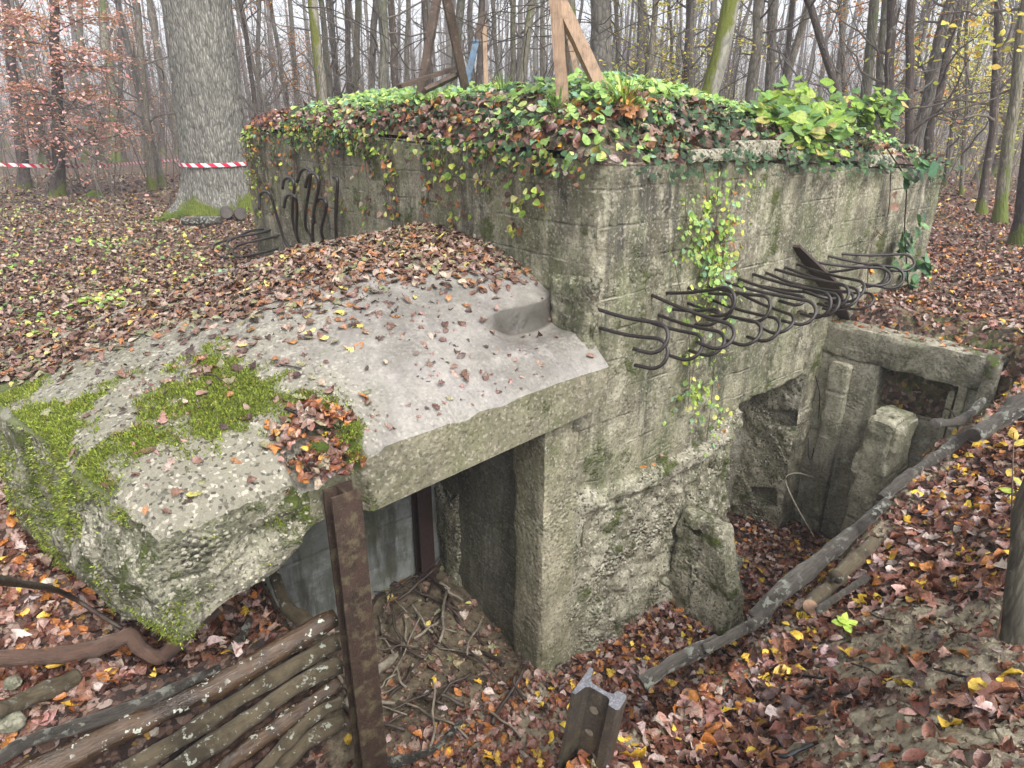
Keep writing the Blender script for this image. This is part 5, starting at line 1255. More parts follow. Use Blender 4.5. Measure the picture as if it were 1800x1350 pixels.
def hit(X, Y, y0=3.6, y1=9.0):
    for yy in np.arange(y0, y1, .02):
        p = px_y(X, Y, yy); u_, w_ = to_uw(p[0], p[1])
        if u_ > .02 and w_ > .02 and p[2] - EZ < float(mound(np.array([u_]), np.array([w_]))[0]) + .03: return yy
    return None
def frame(label, boards, name='timber_frame'):
    nb = []
    for (p0, p1, a, b_, m_3, tw) in boards:
        h_ = hit(p0[0], p0[1]) if p0[2] < 6.5 else None
        dy = 0 if h_ is None else h_ - p0[2]
        nb.append(((p0[0], p0[1], p0[2] + dy), (p1[0], p1[1], p1[2] + dy), a, b_, m_3, tw))
    boards = nb
    base = px_y(*boards[0][0]); root = empty(name, base, 0, label, 'timber frame')
    for (p0, p1, a, b_, m_3, tw) in boards:
        A = px_y(*p0); B = px_y(*p1); A = A - (B - A) / np.linalg.norm(B - A) * .10
        V, F = beam(A - base, B - base, a * .8, b_ * .85, tw); obj('board', V, F, M[m_3], root, smooth=False)
    return root
frame('pair of dark timber legs leaning together on the left of the mound', [
    ((737, 178, 5.3), (790, -130, 5.5), .085, .06, 'timber_dark', .3), ((817, 152, 6.0), (758, -130, 5.6), .08, .06, 'timber_dark', -.3)])
frame('two pale raw timber legs leaning together on the right of the mound', [
    ((990, 185, 5.0), (966, -140, 5.1), .085, .05, 'timber_new', .2), ((1062, 168, 5.2), (930, -110, 5.2), .095, .055, 'timber_new', -.4), ])
frame('smaller pair of pale and grey timber legs behind the right timber frame', [
    ((1019, 150, 7.0), (997, 50, 7.1), .06, .05, 'timber_new', .1), ((992, 140, 7.2), (1006, 50, 7.2), .07, .05, 'timber_dark', .1)])
frame('blue painted leg and slim pale leg leaning together behind the left frame', [
    ((818, 155, 7.0), (838, 70, 7.1), .075, .04, 'timber_blue', .1), ((838, 72, 7.1), (850, 20, 7.15), .075, .045, 'timber_dark', .1), ((855, 148, 7.1), (851, 40, 7.2), .05, .05, 'timber_new', 0)])
for (p0, p1, a, b_, mt, lab) in (((702, 152, 5.7), (800, 120, 6.1), .06, .03, 'timber_dark', 'dark board lying tilted between the legs of the left frame'), ((745, 160, 5.6), (803, 132, 6.0), .05, .03, 'timber_dark', 'second dark board lying under the tilted board')):
    A = px_y(*p0); B = px_y(*p1); V, F = beam(A, B, a, b_, .8); tag(obj('board', V, F, M[mt], None, A, smooth=False), lab, 'board')
# tangle of thin wire / twigs between the frames
for i in range(26):
    X = rs.uniform(690, 1110); Y = rs.uniform(20, 130); yy = rs.uniform(5.2, 6.8); P = [px_y(X, Y, yy)]
    d = rs.normal(0, 1, 3) * [1, .5, .55]; 
    for k in range(5): P.append(P[-1] + d * .13 + rs.normal(0, .05, 3)); d = d * .9 + rs.normal(0, .35, 3)
    V, F = tube(smooth_path(P, 20), .0035, 5, False); o = obj('bramble', V, F, M['stick'], None, P[0])
    tag(o, 'thin bare bramble arching between the timber legs', 'bramble', 'bare stems among the timbers')
# ------------------------------------------------------------------ trees
def gen_tree(seed, H=13.0, r0=.10, nb=16, hmin=2.0, blen=2.2, up=.6, wob=.10, sub=5, tw=3, leaves=0, lpal=None, lh=(1, 6), lsize=.08, fork=False, r_top=.35):
    rg = np.random.default_rng(seed); n = 26; t = np.linspace(0, 1, n)
    wx = wob * np.cumsum(rg.normal(0, .45, n)); wy = wob * np.cumsum(rg.normal(0, .45, n)); wx -= wx[0]; wy -= wy[0]
    path = np.column_stack([wx * t ** .5, wy * t ** .5, H * t - .15])
    rad = r0 * (lerp(1, r_top, t) + .7 * np.exp(-t * H / .22))
    V, F = tube(path, rad, 14, False, .12, seed); trunk = Acc(); trunk.add(V, F)
    cr = Acc(); lf_p = []
    def at(h):
        k = np.clip((h + .15) / H, 0, 1) * (n - 1); i = int(min(k, n - 2)); return lerp(path[i], path[i + 1], k - i), lerp(rad[i], rad[min(i + 1, n - 1)], k - i)
    def branch(p, d, l, r, lev):
        m = 6 if lev == 0 else 4; pts = [p]; dd = d.copy()
        for k in range(m):
            dd = dd + rg.normal(0, .22, 3) + [0, 0, .10 * (up - .3)]; dd /= np.linalg.norm(dd); pts.append(pts[-1] + dd * l / m)
        pts = np.array(pts); V, F = tube(pts, np.linspace(r, r * .25, len(pts)), 5 if lev == 0 else 3, False); cr.add(V, F)
        if lev >= 1: lf_p.extend(pts[1:])
        if lev < 2:
            for _ in range(sub if lev == 0 else tw):
                k = rg.integers(1, len(pts)); nd = dd * .6 + rg.normal(0, .6, 3); nd /= np.linalg.norm(nd); branch(pts[k], nd, l * rg.uniform(.3, .6), max(r * .4, .0025), lev + 1)
    for b in range(nb):
        h = hmin + (H - hmin) * rg.random() ** 1.2 * .95; p, rr = at(h); th = rg.uniform(0, 2 * math.pi); e = up * rg.uniform(.5, 1.2)
        d = np.array([math.cos(th), math.sin(th), e]); d /= np.linalg.norm(d); branch(p, d, blen * rg.uniform(.5, 1.2) * (1.1 - .4 * h / H), max(.006, rr * .28), 0)
    if fork:
        p, rr = at(H * fork); branch(p, np.array([.35, .1, 1.]), H * .5, rr * .7, 0)
    lv = None
    if leaves and lf_p:
        Q = np.array(lf_p); Q = Q[(Q[:, 2] > lh[0]) & (Q[:, 2] < lh[1])]
        if len(Q):
            i = rg.integers(0, len(Q), leaves); P = Q[i] + rg.normal(0, .07, (leaves, 3)); lv = Acc()
            leaf_block(lv, P, np.tile([0, 0, 1.], (leaves, 1)), rg.uniform(.6, 1.2, leaves) * lsize, pick(lpal, leaves, rg), 'oval', .35, .3, .3, rg)
    tm = mesh_from('trunk', trunk.verts(), trunk.f); cm = mesh_from('crown', cr.verts(), cr.f)
    lm = mesh_from('leaves', lv.verts(), lv.f, np.vstack(lv.c)) if lv else None
    return tm, cm, lm, r0
RUS = [(30, (.54, .26, .26)), (25, (.64, .38, .38)), (10, (.45, .22, .14)), (8, (.32, .15, .12)), (18, (.70, .52, .49))]
ORG = [(30, (.42, .18, .06)), (20, (.50, .28, .08)), (10, (.35, .14, .08))]
YEL = [(40, (.55, .50, .10)), (25, (.42, .46, .10)), (15, (.60, .42, .08))]
PRO = {
 'a': gen_tree(1, nb=15, hmin=3.0, blen=2.0), 'b': gen_tree(2, nb=20, hmin=1.5, blen=1.6, wob=.16), 'c': gen_tree(3, nb=12, hmin=4.0, blen=2.4, wob=.07),
 'd': gen_tree(4, nb=24, hmin=1.0, blen=1.4, wob=.2, up=.9), 'e': gen_tree(5, nb=14, hmin=2.5, blen=2.6, wob=.14, fork=.35),
 'r': gen_tree(6, H=8, nb=40, hmin=.9, blen=1.9, up=.12, sub=7, leaves=1800, lpal=RUS, lh=(.6, 6), lsize=.095, r_top=.2),
 'o': gen_tree(7, H=8, nb=26, hmin=.8, blen=1.5, up=.35, leaves=2000, lpal=ORG, lh=(.5, 7), lsize=.085, r_top=.2),
 'y': gen_tree(8, H=9, nb=26, hmin=1.0, blen=1.5, up=.6, leaves=1800, lpal=YEL, lh=(.6, 8), lsize=.08, r_top=.2),
 's': gen_tree(9, H=6, r0=.03, nb=26, hmin=.4, blen=1.3, up=.9, wob=.2, r_top=.2),
}
BK = {'s': 'bark_strong', 'g': 'bark_grey', 'd': 'bark_dark', 'm': 'bark_moss'}
def plant_tree(name, base, top, dia, pro, bark, label, group=None, rz=0.0, sc=1.0, crown=True):
    base = np.asarray(base, float); d = Vector(np.asarray(top, float) - base)
    root = empty(name, base, 0, label, 'tree', group)
    q = d.to_track_quat('Z', 'Y') @ Euler((0, 0, rz)).to_quaternion(); root.rotation_euler = q.to_euler()
    tm, cm, lm, r0 = PRO[pro]; s = dia / 2 / r0
    for nm, me, mt, scl in (('trunk', tm, BK[bark], (s, s, sc)), ('crown', cm, 'bark_twig', (sc, sc, sc)), ('foliage', lm, 'russet', (sc, sc, sc))):
        if me is None or (nm != 'trunk' and not crown): continue
        if not me.materials: me.materials.append(None)
        o = bpy.data.objects.new(nm, me); COL.objects.link(o); o.parent = root; o.scale = scl
        if nm == 'crown':
            me.materials[0] = M[mt]
        elif nm == 'foliage': me.materials[0] = M[mt]
        else:
            o.material_slots[0].link = 'OBJECT'; o.material_slots[0].material = M[mt]
    return root
rt = np.random.default_rng(77)
def place(xb, yb, xt, wpx, pro, bark, label, dist=None, name='tree', sc=1.0, group=None):
    if dist is None:
        b = px_z(xb, yb, -1.5); dist = b[1]
    else:
        b = px_y(xb, yb, dist)
        t0 = px_y(xt, 0, dist); dd = (b - t0); dd = dd / abs(dd[2]); b = b + dd * (b[2] + .02)       # slide down the stem to the ground
    t = px_y(xt, 0, dist); dia = wpx * math.hypot(b[0], b[1]) / 1230.0
    u_, w_ = to_uw(b[0], b[1]); b[2] = float(ground_z(np.array([u_]), np.array([w_]))[0]) + EZ - .03
    return plant_tree(name, b, t, dia, pro, bark, label, group, rt.uniform(0, 6.28), sc)
TL = [  # base x, base y, x at top of the photo, width px, kind, bark, label, distance
 (45, 331, 2, 15, 'a', 'd', 'dark trunk at the far left edge with moss at its foot', None),
 (103, 343, 88, 19, 'r', 'd', 'young beech with layered pinkish leaves on dark stem, left of the oak', None),
 (203, 286, 170, 16, 'c', 'm', 'mossy trunk midway between the beech and the oak', None),
 (152, 285, 140, 11, 'b', 'm', 'slim trunk with mossy foot right behind the young beech', None),
 (177, 281, 185, 9, 'o', 'g', 'slim young tree with orange leaves left of the oak', None),
 (78, 290, 50, 11, 'r', 'm', 'mossy leaning young beech behind the far left trunk', None),
 (218, 285, 208, 8, 'b', 'd', 'thin dark stem close to the right of the mossy trunk', None),
 (287, 270, 262, 8, 'd', 'd', 'thin crooked stem with lichen left of the oak', None),
 (318, 270, 300, 14, 'a', 'd', 'dark trunk half hidden behind the left side of the oak', None),
 (252, 270, 240, 7, 'o', 'g', 'far thin young tree with orange leaves left of the oak', None),
 (450, 200, 428, 8, 'd', 'd', 'thin dark stem just right of the oak', 16),
 (463, 200, 412, 7, 'b', 'g', 'thin grey leaning stem right of the oak', 19),
 (510, 180, 484, 11, 'o', 'g', 'slim tree with russet leaves between the oak and the pale trunk', 20),
 (523, 180, 510, 9, 'a', 'g', 'straight slim trunk behind the left corner of the bunker', 22),
 (569, 165, 560, 19, 'c', 's', 'pale grey trunk with moss behind the left part of the mound', 15),
 (586, 165, 578, 10, 'b', 'g', 'thin trunk directly right of the pale mossy trunk', 18),
 (613, 160, 606, 11, 'a', 'd', 'dark slim trunk left of the mossy pair', 16),
 (622, 160, 625, 12, 'c', 'm', 'green mossy trunk beside the dark slim trunk', 17),
 (650, 160, 657, 13, 'e', 'g', 'grey forked trunk left of the timber frame', 16),
 (677, 155, 680, 18, 'a', 'm', 'thick mossy trunk left of the timber frame', 14),
 (697, 155, 690, 14, 'b', 'd', 'dark lichened trunk next to the thick mossy trunk', 15),
 (720, 155, 717, 10, 'd', 'g', 'slim trunk seen just left of the dark timber leg', 19),
 (757, 120, 752, 13, 'c', 'd', 'dark trunk behind the dark timber leg', 15),
 (793, 130, 800, 16, 'e', 'm', 'forked mossy trunk seen between the dark timber legs', 16),
 (838, 130, 845, 13, 'b', 'd', 'dark crooked trunk behind the blue leg', 14),
 (877, 140, 862, 9, 'd', 'g', 'thin grey trunk left of the tall grass tuft', 18),
 (902, 140, 908, 11, 'a', 'm', 'mossy trunk above the tall grass tuft', 17),
 (922, 140, 940, 16, 'e', 'm', 'forked leaning mossy trunk right of the tall grass tuft', 13),
 (947, 140, 950, 9, 'b', 'g', 'thin trunk between the forked trunk and the pale timber leg', 19),
 (1008, 140, 1004, 25, 'c', 'm', 'trunk thick with moss seen between the pale timber legs', 13),
 (1068, 150, 1066, 40, 'c', 'g', 'broad grey brown trunk right of the pale timber frame', 14),
 (1093, 150, 1090, 8, 'd', 'g', 'thin stem beside the broad trunk', 18),
 (1125, 150, 1130, 12, 'b', 'g', 'slim grey trunk right of the broad trunk', 16),
 (1150, 140, 1158, 14, 'y', 'g', 'tree with yellow leaves right of the broad trunk', 14),
 (1180, 150, 1175, 8, 'y', 'g', 'thin young tree with a few yellow leaves in the centre right', 17),
 (1203, 150, 1210, 9, 'b', 'd', 'slim dark stem left of the leaning mossy trunk', 16),
 (1256, 152, 1300, 32, 'c', 's', 'leaning pale trunk with a thick band of moss behind the bunker', 9.6),
 (1325, 150, 1342, 19, 'a', 'g', 'smooth grey trunk right of the leaning mossy trunk', 14),
 (1355, 150, 1364, 17, 'a', 'g', 'second smooth grey trunk right of the leaning mossy trunk', 16),
 (1382, 150, 1402, 10, 'e', 'd', 'slim forked dark tree above the broad leaved shrub', 15),
 (1462, 140, 1420, 12, 'd', 'd', 'crooked dark tree leaning left over the shrub', 11),
 (1473, 150, 1492, 10, 'a', 'g', 'slim grey trunk behind the shrub', 18),
 (1490, 160, 1478, 9, 'b', 'g', 'thin trunk crossing behind the shrub', 17),
 (1520, 165, 1536, 17, 'c', 'm', 'green mossy trunk at the right end of the shrub', 13),
 (1548, 165, 1560, 14, 'o', 'm', 'mossy trunk with orange leaves at the far right of the bunker', 14),
 (1567, 170, 1572, 15, 'b', 'd', 'dark lichened trunk behind the far right corner', 12),
 (1597, 210, 1608, 13, 'd', 'd', 'speckled dark trunk rising right behind the bunker corner', 12),
 (1618, 215, 1664, 19, 'a', 'g', 'grey brown trunk leaning right beyond the bunker', 13),
 (1648, 225, 1690, 15, 'b', 'd', 'second leaning trunk with speckled bark beyond the bunker', 13),
 (1724, 378, 1748, 12, 'b', 'd', 'slim dark trunk with mossy foot standing on the right forest floor', None),
 (1757, 392, 1800, 16, 'a', 'm', 'mossy based trunk leaning right near the right edge', None),
 (1795, 425, 1835, 24, 'c', 'd', 'dark flared trunk at the right edge of the photo', None),
 (1690, 345, 1700, 6, 'y', 'g', 'slender young tree with yellow green leaves at the right', None),
 (1775, 330, 1760, 5, 'y', 'g', 'small far tree with yellow leaves at the right edge', None),
 (1660, 330, 1690, 7, 'y', 'd', 'thin young yellow leaved tree behind the leaning trunks', None),
]
for xb, yb, xt, wp, pr_, bk_, lab, ds in TL:
    place(xb, yb, xt, wp, pr_, bk_, lab, ds, {'r': 'beech_tree', 'o': 'young_tree', 'y': 'young_tree'}.get(pr_, 'tree'))
# layered sprays of the young beech on the left
bt = [o for o in bpy.data.objects if o.get('label', '').startswith('young beech with layered')][0]
st_ = Acc(); lv_ = Acc(); Mi = np.array(bt.rotation_euler.to_matrix().transposed()); bl_ = np.array(bt.location)
for (x0, y0, x1, y1, dd) in ((95, 60, 200, 30, 0), (95, 95, 215, 105, -.6), (92, 80, 10, 95, -.4), (95, 140, 180, 120, .5), (98, 170, 215, 185, -.6), (95, 165, 0, 160, -.8), (98, 185, 20, 205, 0), (100, 215, 245, 238, -.7), (98, 200, 30, 240, .4), (102, 235, 210, 262, .2), (100, 230, 165, 150, .6), (92, 45, 20, 40, .3), (92, 30, 150, 0, -.3), (60, 20, -20, 60, -.8), (100, 250, 55, 262, .3)):
    yb_ = bl_[1]; A = px_y(x0, y0, yb_); B = px_y(x1, y1, yb_ + dd * 1.2); m_1 = lerp(A, B, .5) + [0, 0, .12]
    pth = smooth_path([A, m_1, B], 20); Lp = (pth - bl_) @ Mi.T; V, F = tube(Lp, np.linspace(.014, .004, len(pth)), 4, False); st_.add(V, F)
    q = pth[rt.integers(4, len(pth), 260)] + rt.normal(0, 1, (260, 3)) * [.10, .30, .045]
    leaf_block(lv_, (q - bl_) @ Mi.T, np.tile([0, -.25, 1.], (260, 1)), rt.uniform(.06, .11, 260), pick(RUS, 260, rt), 'oval', .3, .3, .3, rt)
aobj('sprays', st_, M['bark_dark'], bt); aobj('foliage', lv_, M['russet'], bt)
# more of the wood behind, each tree its own
cnt = 0
while cnt < 140:
    yy = 15 + 42 * rt.random() ** .8; ang = rt.uniform(R(-45), R(45)); x = yy * math.tan(ang)
    if abs(ang) > R(41): continue
    u_, w_ = to_uw(x, yy); z = float(ground_z(np.array([u_]), np.array([w_]))[0]) + EZ - .03
    pr_ = rt.choice(['a', 'b', 'c', 'd', 'e', 's', 'o', 'y', 'r'], p=[.18, .18, .16, .14, .10, .12, .04, .04, .04])
    if pr_ == 'r' and x > -4: pr_ = 'd'
    if pr_ == 'y' and x < 2: pr_ = 'b'
    lean = rt.normal(0, .05, 2); dia = rt.uniform(.09, .26) if pr_ not in 'sory' else rt.uniform(.05, .10)
    lab, grp = {'r': ('far young beech with faded russet leaves in the hazy wood', 'far russet beeches'), 'o': ('far young tree with orange leaves in the hazy wood', 'far orange trees'),
                'y': ('far young tree with yellow leaves in the hazy wood', 'far yellow trees'), 's': ('bare bushy sapling in the hazy wood', 'bare saplings')}.get(pr_, ('bare slim tree standing far back in the hazy wood', 'bare trees in the hazy wood'))
    plant_tree('sapling' if pr_ == 's' else 'tree', (x, yy, z), (x + lean[0] * 10, yy + lean[1] * 10, z + 10), dia, pr_, rt.choice(['g', 'd', 'm'], p=[.45, .3, .25]), lab, grp, rt.uniform(0, 6.28), 1.0)
    cnt += 1
# the wood beyond that and the brush, read as one mass
acc = Acc()
for i in range(480):
    yy = 48 + 75 * rt.random(); x = yy * math.tan(rt.uniform(R(-44), R(44))); h = rt.uniform(9, 17); r_ = rt.uniform(.06, .2)
    l_ = rt.normal(0, .05, 2) * h
    V, F = tube(np.array([[x, yy, -.3], [x + l_[0] * .4, yy, h * .5], [x + l_[0], yy + l_[1], h]]), [r_, r_ * .8, r_ * .3], 5, False); acc.add(V, F)
    for b in range(9):
        hb = rt.uniform(1.5, h * .9); th = rt.uniform(0, 6.28); l2 = rt.uniform(.8, 3.2); p = np.array([x + l_[0] * hb / h, yy, hb]); d = np.array([math.cos(th), math.sin(th), rt.uniform(.3, 1.4)]) * l2 * .5
        V, F = tube(np.array([p, p + d * .6 + rt.normal(0, .1, 3), p + d + [0, 0, .3]]), [.03, .018, .007], 3, False); acc.add(V, F)
tag(aobj('distant_woods', acc, M['bark_twig'], origin=(0, 60, 0)), 'mass of far bare trunks and branches fading into mist', 'woods', kind='stuff')
acc = Acc()
for i in range(2200):
    yy = 13 + 38 * rt.random() ** .9; x = yy * math.tan(rt.uniform(R(-43), R(43))); h = rt.uniform(1.2, 4.8)
    if abs(x) < 1 and yy < 13: continue
    b = np.array([x, yy, -.1]); l_ = rt.normal(0, .28, 2) * h; m1 = b + [l_[0] * .4, l_[1] * .4, h * .5]; e_ = b + [l_[0], l_[1], h]
    V, F = tube(np.array([b, m1 + rt.normal(0, .05, 3), e_]), [.012, .009, .004], 3, False); acc.add(V, F)
    for k in range(7):
        t = rt.uniform(.2, 1); p = lerp(b, e_, t); d = rt.normal(0, .28, 3) + [0, 0, .22]
        V, F = tube(np.array([p, p + d * .5 + rt.normal(0, .04, 3), p + d * 1.2]), [.006, .005, .0025], 3, False); acc.add(V, F)
tag(aobj('undergrowth', acc, M['bark_twig'], origin=(0, 25, 0)), 'tangled bare brushwood between the trees behind the bunker', 'undergrowth', kind='stuff')
acc = Acc()
def clump(X, Y, y0, n, pal, sx, sy, sz=.09):
    c = px_y(X, Y, y0); s = y0 / 1150.; P = c + rt.normal(0, 1, (n, 3)) * [sx * s, 1.2, sy * s]; P = P[P[:, 2] > .1]
    leaf_block(acc, P, np.tile([0, -.2, 1.], (len(P), 1)), rt.uniform(.6, 1.3, len(P)) * sz, pick(pal, len(P), rt), 'oval', .5, .3, .3, rt)
for X, Y, y0, n, pal, sx, sy in ((120, 150, 19, 240, RUS, 110, 55), (240, 220, 24, 300, ORG, 60, 30), (480, 110, 26, 420, RUS, 50, 60), (600, 90, 26, 120, YEL, 40, 50), (1150, 60, 22, 260, YEL, 45, 60), (1560, 130, 20, 420, ORG, 45, 70),
        (1690, 220, 17, 600, YEL, 70, 60), (1770, 150, 16, 420, YEL, 50, 60), (1270, 60, 28, 260, RUS, 60, 50), (1770, 60, 9, 160, YEL, 45, 25), (20, 60, 12, 260, RUS, 50, 50), (880, 60, 30, 160, YEL, 120, 40), (1450, 60, 30, 200, RUS, 90, 50)):
    clump(X, Y, y0, n, pal, sx, sy)
tag(aobj('autumn_foliage', acc, M['russet'], origin=(0, 22, 2)), 'scattered russet and yellow leaves still hanging in the brush of the wood', 'foliage', kind='stuff')
# moss and leaves low on the distant floor
# the big oak
ob = px_z(375, 372, -1.47); ob[1] += .35; ob[2] = -.05
od = math.hypot(ob[0], ob[1]); orad = 104 * od / 1230 / 2
root = empty('oak_tree', ob, 0, 'massive old oak with pale furrowed bark and mossy foot, beside the bunker', 'tree')
tp = px_y(345, 0, ob[1]); lean = (tp - ob) / (tp[2] - ob[2])
n, sd = 150, 220; hh_ = np.linspace(0, 1, n) ** 1.25 * 9.0; th = np.linspace(0, 2 * math.pi, sd, endpoint=False)
Hh, Th = np.meshgrid(hh_, th, indexing='ij')
rad = orad * (1.0 - .018 * Hh + .10 * np.exp(-Hh / .5))
fl = 0
for a_, am, wd in ((R(205), 1.1, .32), (R(250), .3, .35), (R(300), .7, .28), (R(350), .6, .3), (R(60), .4, .35), (R(130), .4, .35)):
    da = np.angle(np.exp(1j * (Th - a_))); fl = fl + am * np.exp(-(da / wd) ** 2) * np.exp(-Hh / .26)
rad = rad * (1 + fl)
nP = np.column_stack([np.cos(Th.ravel()) * 5.2, np.sin(Th.ravel()) * 5.2, Hh.ravel() * 1.5])
rdg = fbm(nP * [2.6, 2.6, 1.7], 1.6, 3, 500).reshape(Hh.shape); rdg2 = np.abs(fbm(nP * [3, 3, 1.5], 1.8, 2, 501)).reshape(Hh.shape)
rad = rad + .014 * rdg - .05 * np.clip(.22 - rdg2, 0, 1) + .02 * fbm(nP, .3, 2, 502).reshape(Hh.shape)
Vx = np.column_stack([(rad * np.cos(Th)).ravel() + lean[0] * Hh.ravel(), (rad * np.sin(Th)).ravel() + lean[1] * Hh.ravel(), Hh.ravel() - .1])
i, j = np.meshgrid(np.arange(n - 1), np.arange(sd), indexing='ij'); j2 = (j + 1) % sd
obj('trunk', Vx, [np.column_stack([(i * sd + j).ravel(), (i * sd + j2).ravel(), ((i + 1) * sd + j2).ravel(), ((i + 1) * sd + j).ravel()])], M['oak'], root)
cr = Acc()
for k in range(12):
    h = 5.0 + k * .33; a_ = k * 2.4; p = np.array([lean[0] * h, lean[1] * h, h]); d = np.array([math.cos(a_), math.sin(a_), .6]); P = [p]
    for q in range(5): d = d + rt.normal(0, .2, 3); d /= np.linalg.norm(d); P.append(P[-1] + d * .8)
    V, F = tube(np.array(P), np.linspace(.12, .02, 6), 8, False); cr.add(V, F)
    for q in range(8):
        p2 = P[rt.integers(1, 6)]; d2 = rt.normal(0, 1, 3); V, F = tube(np.array([p2, p2 + d2 * .4, p2 + d2 * .9 + rt.normal(0, .1, 3)]), [.02, .012, .004], 4, False); cr.add(V, F)
aobj('crown', cr, M['bark_twig'], root)
V, F = tube(smooth_path([px_z(365, 358, -1.40), px_z(330, 376, -1.50), px_z(296, 384, -1.50), px_z(258, 389, -1.53)], 20) - ob, np.linspace(.17, .02, 19), 10, True, .2, 3); obj('root', V, F, M['moss'], root)
# blocks of sawn wood at its foot
for X, Y, r_, l_, mt, lab, az in ((364, 362, .10, .28, 'log_bark', 'split log with fresh orange cut face leaning at the foot of the oak', -1.9), (398, 374, .11, .35, 'log_bark', 'short mossy sawn log at the foot of the oak', -1.2), (420, 376, .09, .3, 'log_bark', 'dark sawn log nearest the bunker at the foot of the oak', -1.0), (355, 388, .07, .6, 'log_grey', 'flat grey log lying in front of the oak', 0.1), (425, 350, .07, .25, 'log_bark', 'small sawn log stacked against the bunker end beside the oak', -1.3)):
    p = px_z(X, Y, -1.42); d = np.array([math.cos(az), math.sin(az), 0.15 if az < 0 else 0]) * l_
    log_thing('sawn_log', [p - d * .5, p + d * .5], r_, mt, lab, 'log', None, (True, True), 14, .08, int(X), 'cut_red' if X == 364 else 'log_end', 6)
# barrier tape: from the far left behind the stems, round the oak
def tape(P, wd, label, uvk):
    P = np.asarray(P); s = np.concatenate([[0], np.cumsum(np.linalg.norm(np.diff(P, axis=0), axis=1))]); n = len(P)
    V = np.empty((2 * n, 3)); V[0::2] = P; V[1::2] = P + [0, 0, wd]; uv = np.empty((2 * n, 2)); uv[0::2, 0] = s / uvk; uv[1::2, 0] = s / uvk; uv[0::2, 1] = 0; uv[1::2, 1] = 1
    k = np.arange(n - 1); V2 = np.vstack([V, V + [0, .002, 0]]); m = 2 * n
    F = [np.column_stack([2 * k, 2 * k + 2, 2 * k + 3, 2 * k + 1]), np.column_stack([2 * k + 1, 2 * k + 3, 2 * k + 2, 2 * k])[:, :] + m]
    return tag(obj('barrier_tape', V2, F, M['tape'], None, P[0], smooth=False, uv=np.vstack([uv, uv])), label, 'tape')
zt_ = px_y(380, 293, ob[1] - orad)[2]; cx = ob[:2] + lean[:2] * zt_; ringp = []
for a_ in np.linspace(0, 2 * math.pi, 60): ringp.append([cx[0] + (orad * 1.04 + .012) * math.cos(a_), cx[1] + (orad * 1.04 + .012) * math.sin(a_), zt_ + .01 * math.sin(a_)])
tape(ringp, .065, 'red and white striped tape wrapped round the oak trunk', .22)
T2 = px_z(103, 343, -1.5); P = [px_y(-60, 290, 14.5), px_y(45, 294, 14.9), px_y(100, 296, T2[1] + .15)]
b_ = [px_y(100, 296, T2[1] + .15), px_y(180, 293, 18), px_y(250, 288, 21), px_y(326, 282, 24)]
tape(np.vstack([smooth_path(P, 30), smooth_path(b_, 40)[1:]]), .075, 'red and white striped tape strung between stems left of the oak', .24)
# trunk and sapling at the right edge of the bank
tb = gz_(1779, 1130, -1.55, -.03)
root = empty('tree', tb, 0, 'lichened trunk cut by the right edge of the photo, standing on the bank', 'tree')
P = np.array([px_y(X_, Y_, tb[1] + k_ * .02) - tb for k_, (X_, Y_) in enumerate(((1778, 1160), (1781, 1120), (1788, 1040), (1797, 960), (1806, 880)))]); e_ = P[-1]; P = np.vstack([P, e_ + [.02, 0, .6], e_ + [.06, 0, 2.5], e_ + [.2, 0, 6]])
V, F = tube(smooth_path(P, 40), np.interp(np.linspace(0, 1, len(smooth_path(P, 40))), [0, .1, .2, 1], [.050, .040, .037, .02]), 16, False, .15, 90); obj('trunk', V, F, M['bark_edge'], root)
cr = Acc()
for k in range(14):
    h = rt.uniform(3.5, 7.5); p = np.array([.05 * h, .01 * h, h]); d = rt.normal(0, 1, 3); V, F = tube(np.array([p, p + d * .4, p + d * .9]), [.012, .008, .003], 4, False); cr.add(V, F)
aobj('crown', cr, M['bark_twig'], root)
sb = gz_(1752, 1125, -1.55, -.02)
root = empty('sapling', sb, 0, 'thin reddish sapling with a few yellow leaves in front of the right edge trunk', 'sapling')
P = [np.array([0, 0, 0.]), px_y(1775, 1000, sb[1] + .05) - sb, px_y(1778, 900, sb[1] + .1) - sb, px_y(1782, 760, sb[1] + .2) - sb]
V, F = tube(smooth_path(P, 24), np.linspace(.004, .002, 25)[:len(smooth_path(P, 24))], 6); obj('stem', V, F, M['branch'], root)
a = Acc(); Q = np.array([px_y(X, Y, sb[1] + .2) - sb for X, Y in ((1783, 762), (1795, 778), (1775, 830), (1790, 845), (1770, 862))]); leaf_block(a, Q, np.tile([0, -.5, 1.], (5, 1)), np.full(5, .045), pick(YEL, 5, rt), 'oval', .3, .3, .3, rt); aobj('foliage', a, M['green'], root)
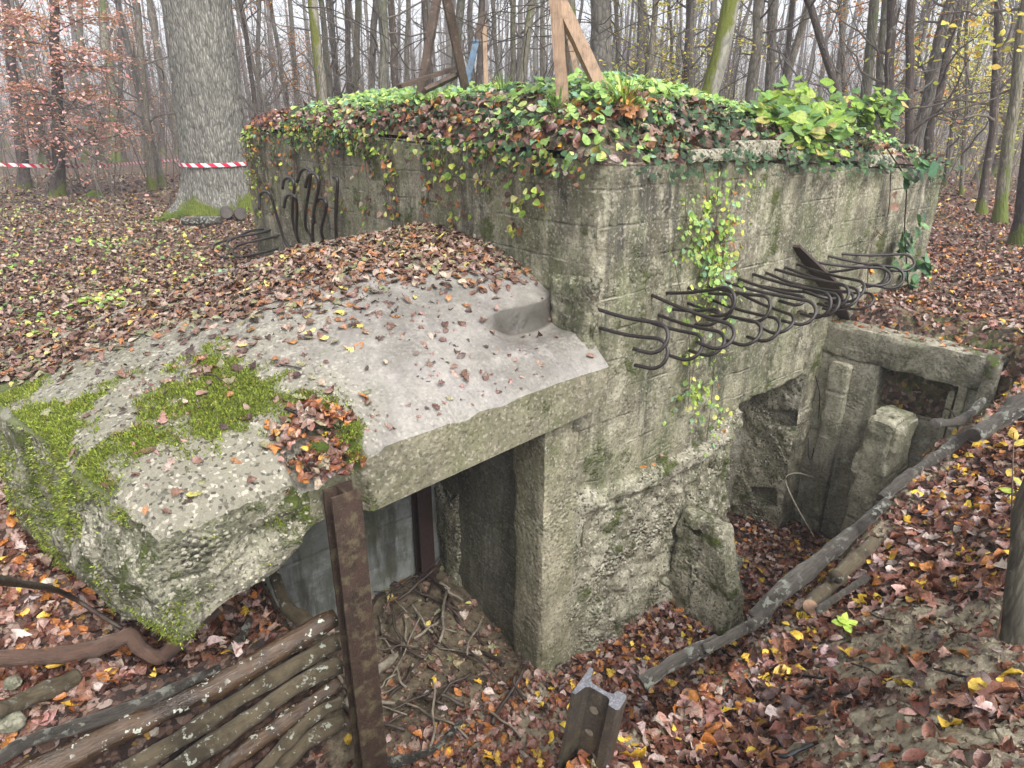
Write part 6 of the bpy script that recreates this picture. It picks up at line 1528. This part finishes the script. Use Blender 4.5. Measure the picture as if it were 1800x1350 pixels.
# mist between the trees: a closed box with the camera and everything in it
Hx = np.array([[x, y, z] for z in (-6, 24) for x, y in ((-140, -30), (140, -30), (140, 150), (-140, 150))], float)
o = obj('haze', Hx, [np.array([[0, 3, 2, 1], [4, 5, 6, 7], [0, 1, 5, 4], [1, 2, 6, 5], [2, 3, 7, 6], [3, 0, 4, 7]])], M['tape'], None, (0, 0, -6), smooth=False)
hm = bpy.data.materials.new('haze'); hm.use_nodes = True; hm.node_tree.nodes.clear()
pv = hm.node_tree.nodes.new('ShaderNodeVolumePrincipled'); ou = hm.node_tree.nodes.new('ShaderNodeOutputMaterial'); hm.node_tree.links.new(pv.outputs[0], ou.inputs['Volume'])
pv.inputs['Color'].default_value = (.92, .93, 1.0, 1); pv.inputs['Density'].default_value = .0036; pv.inputs['Anisotropy'].default_value = .2
o.data.materials[0] = hm; tag(o, 'pale autumn mist hanging between the trees', 'haze', kind='stuff')
# ------------------------------------------------------------------ camera, light, air
cam = bpy.data.cameras.new('camera'); co = bpy.data.objects.new('camera', cam); COL.objects.link(co)
co.location = (0, 0, EZ); co.rotation_euler = (math.pi / 2 - PITCH, 0, 0)
cam.sensor_width = 36; cam.lens = 23.0; cam.clip_start = 0.05; cam.clip_end = 900
scene.camera = co
world = bpy.data.worlds.new('World'); scene.world = world; world.use_nodes = True
nt = world.node_tree; nt.nodes.clear(); k = NB(nt)
SUN_EL, SUN_AZ = R(50), R(147)             # azimuth clockwise from +Y
sky = k.n('ShaderNodeTexSky', sky_type='NISHITA'); sky.sun_disc = False
sky.sun_elevation = SUN_EL; sky.sun_rotation = SUN_AZ; sky.air_density = 1.0; sky.dust_density = 4.0; sky.ozone_density = 1.0
hs = k.n('ShaderNodeHueSaturation'); hs.inputs['Saturation'].default_value = 0.22; k.l(sky.outputs[0], hs.inputs['Color'])
bg = k.n('ShaderNodeBackground'); k.l(hs.outputs[0], bg.inputs[0]); bg.inputs[1].default_value = 0.15
o_ = k.n('ShaderNodeOutputWorld'); k.l(bg.outputs[0], o_.inputs[0])
sl = bpy.data.lights.new('sun', 'SUN'); so = bpy.data.objects.new('sun', sl); COL.objects.link(so)
sl.energy = 1.4; sl.angle = R(25); sl.color = (1.0, 0.97, 0.92)
dv = Vector((math.sin(SUN_AZ) * math.cos(SUN_EL), math.cos(SUN_AZ) * math.cos(SUN_EL), math.sin(SUN_EL)))
so.rotation_euler = dv.to_track_quat('Z', 'Y').to_euler(); so.location = (8, -8, 20)
scene.view_settings.view_transform = 'Standard'; scene.view_settings.look = 'None'
scene.view_settings.exposure = 1.17; scene.view_settings.gamma = 1.0
scene.cycles.max_bounces = 5; scene.cycles.diffuse_bounces = 3; scene.cycles.glossy_bounces = 2; scene.cycles.transmission_bounces = 2
scene.cycles.volume_bounces = 1; scene.cycles.transparent_max_bounces = 4; scene.cycles.caustics_reflective = False; scene.cycles.caustics_refractive = False
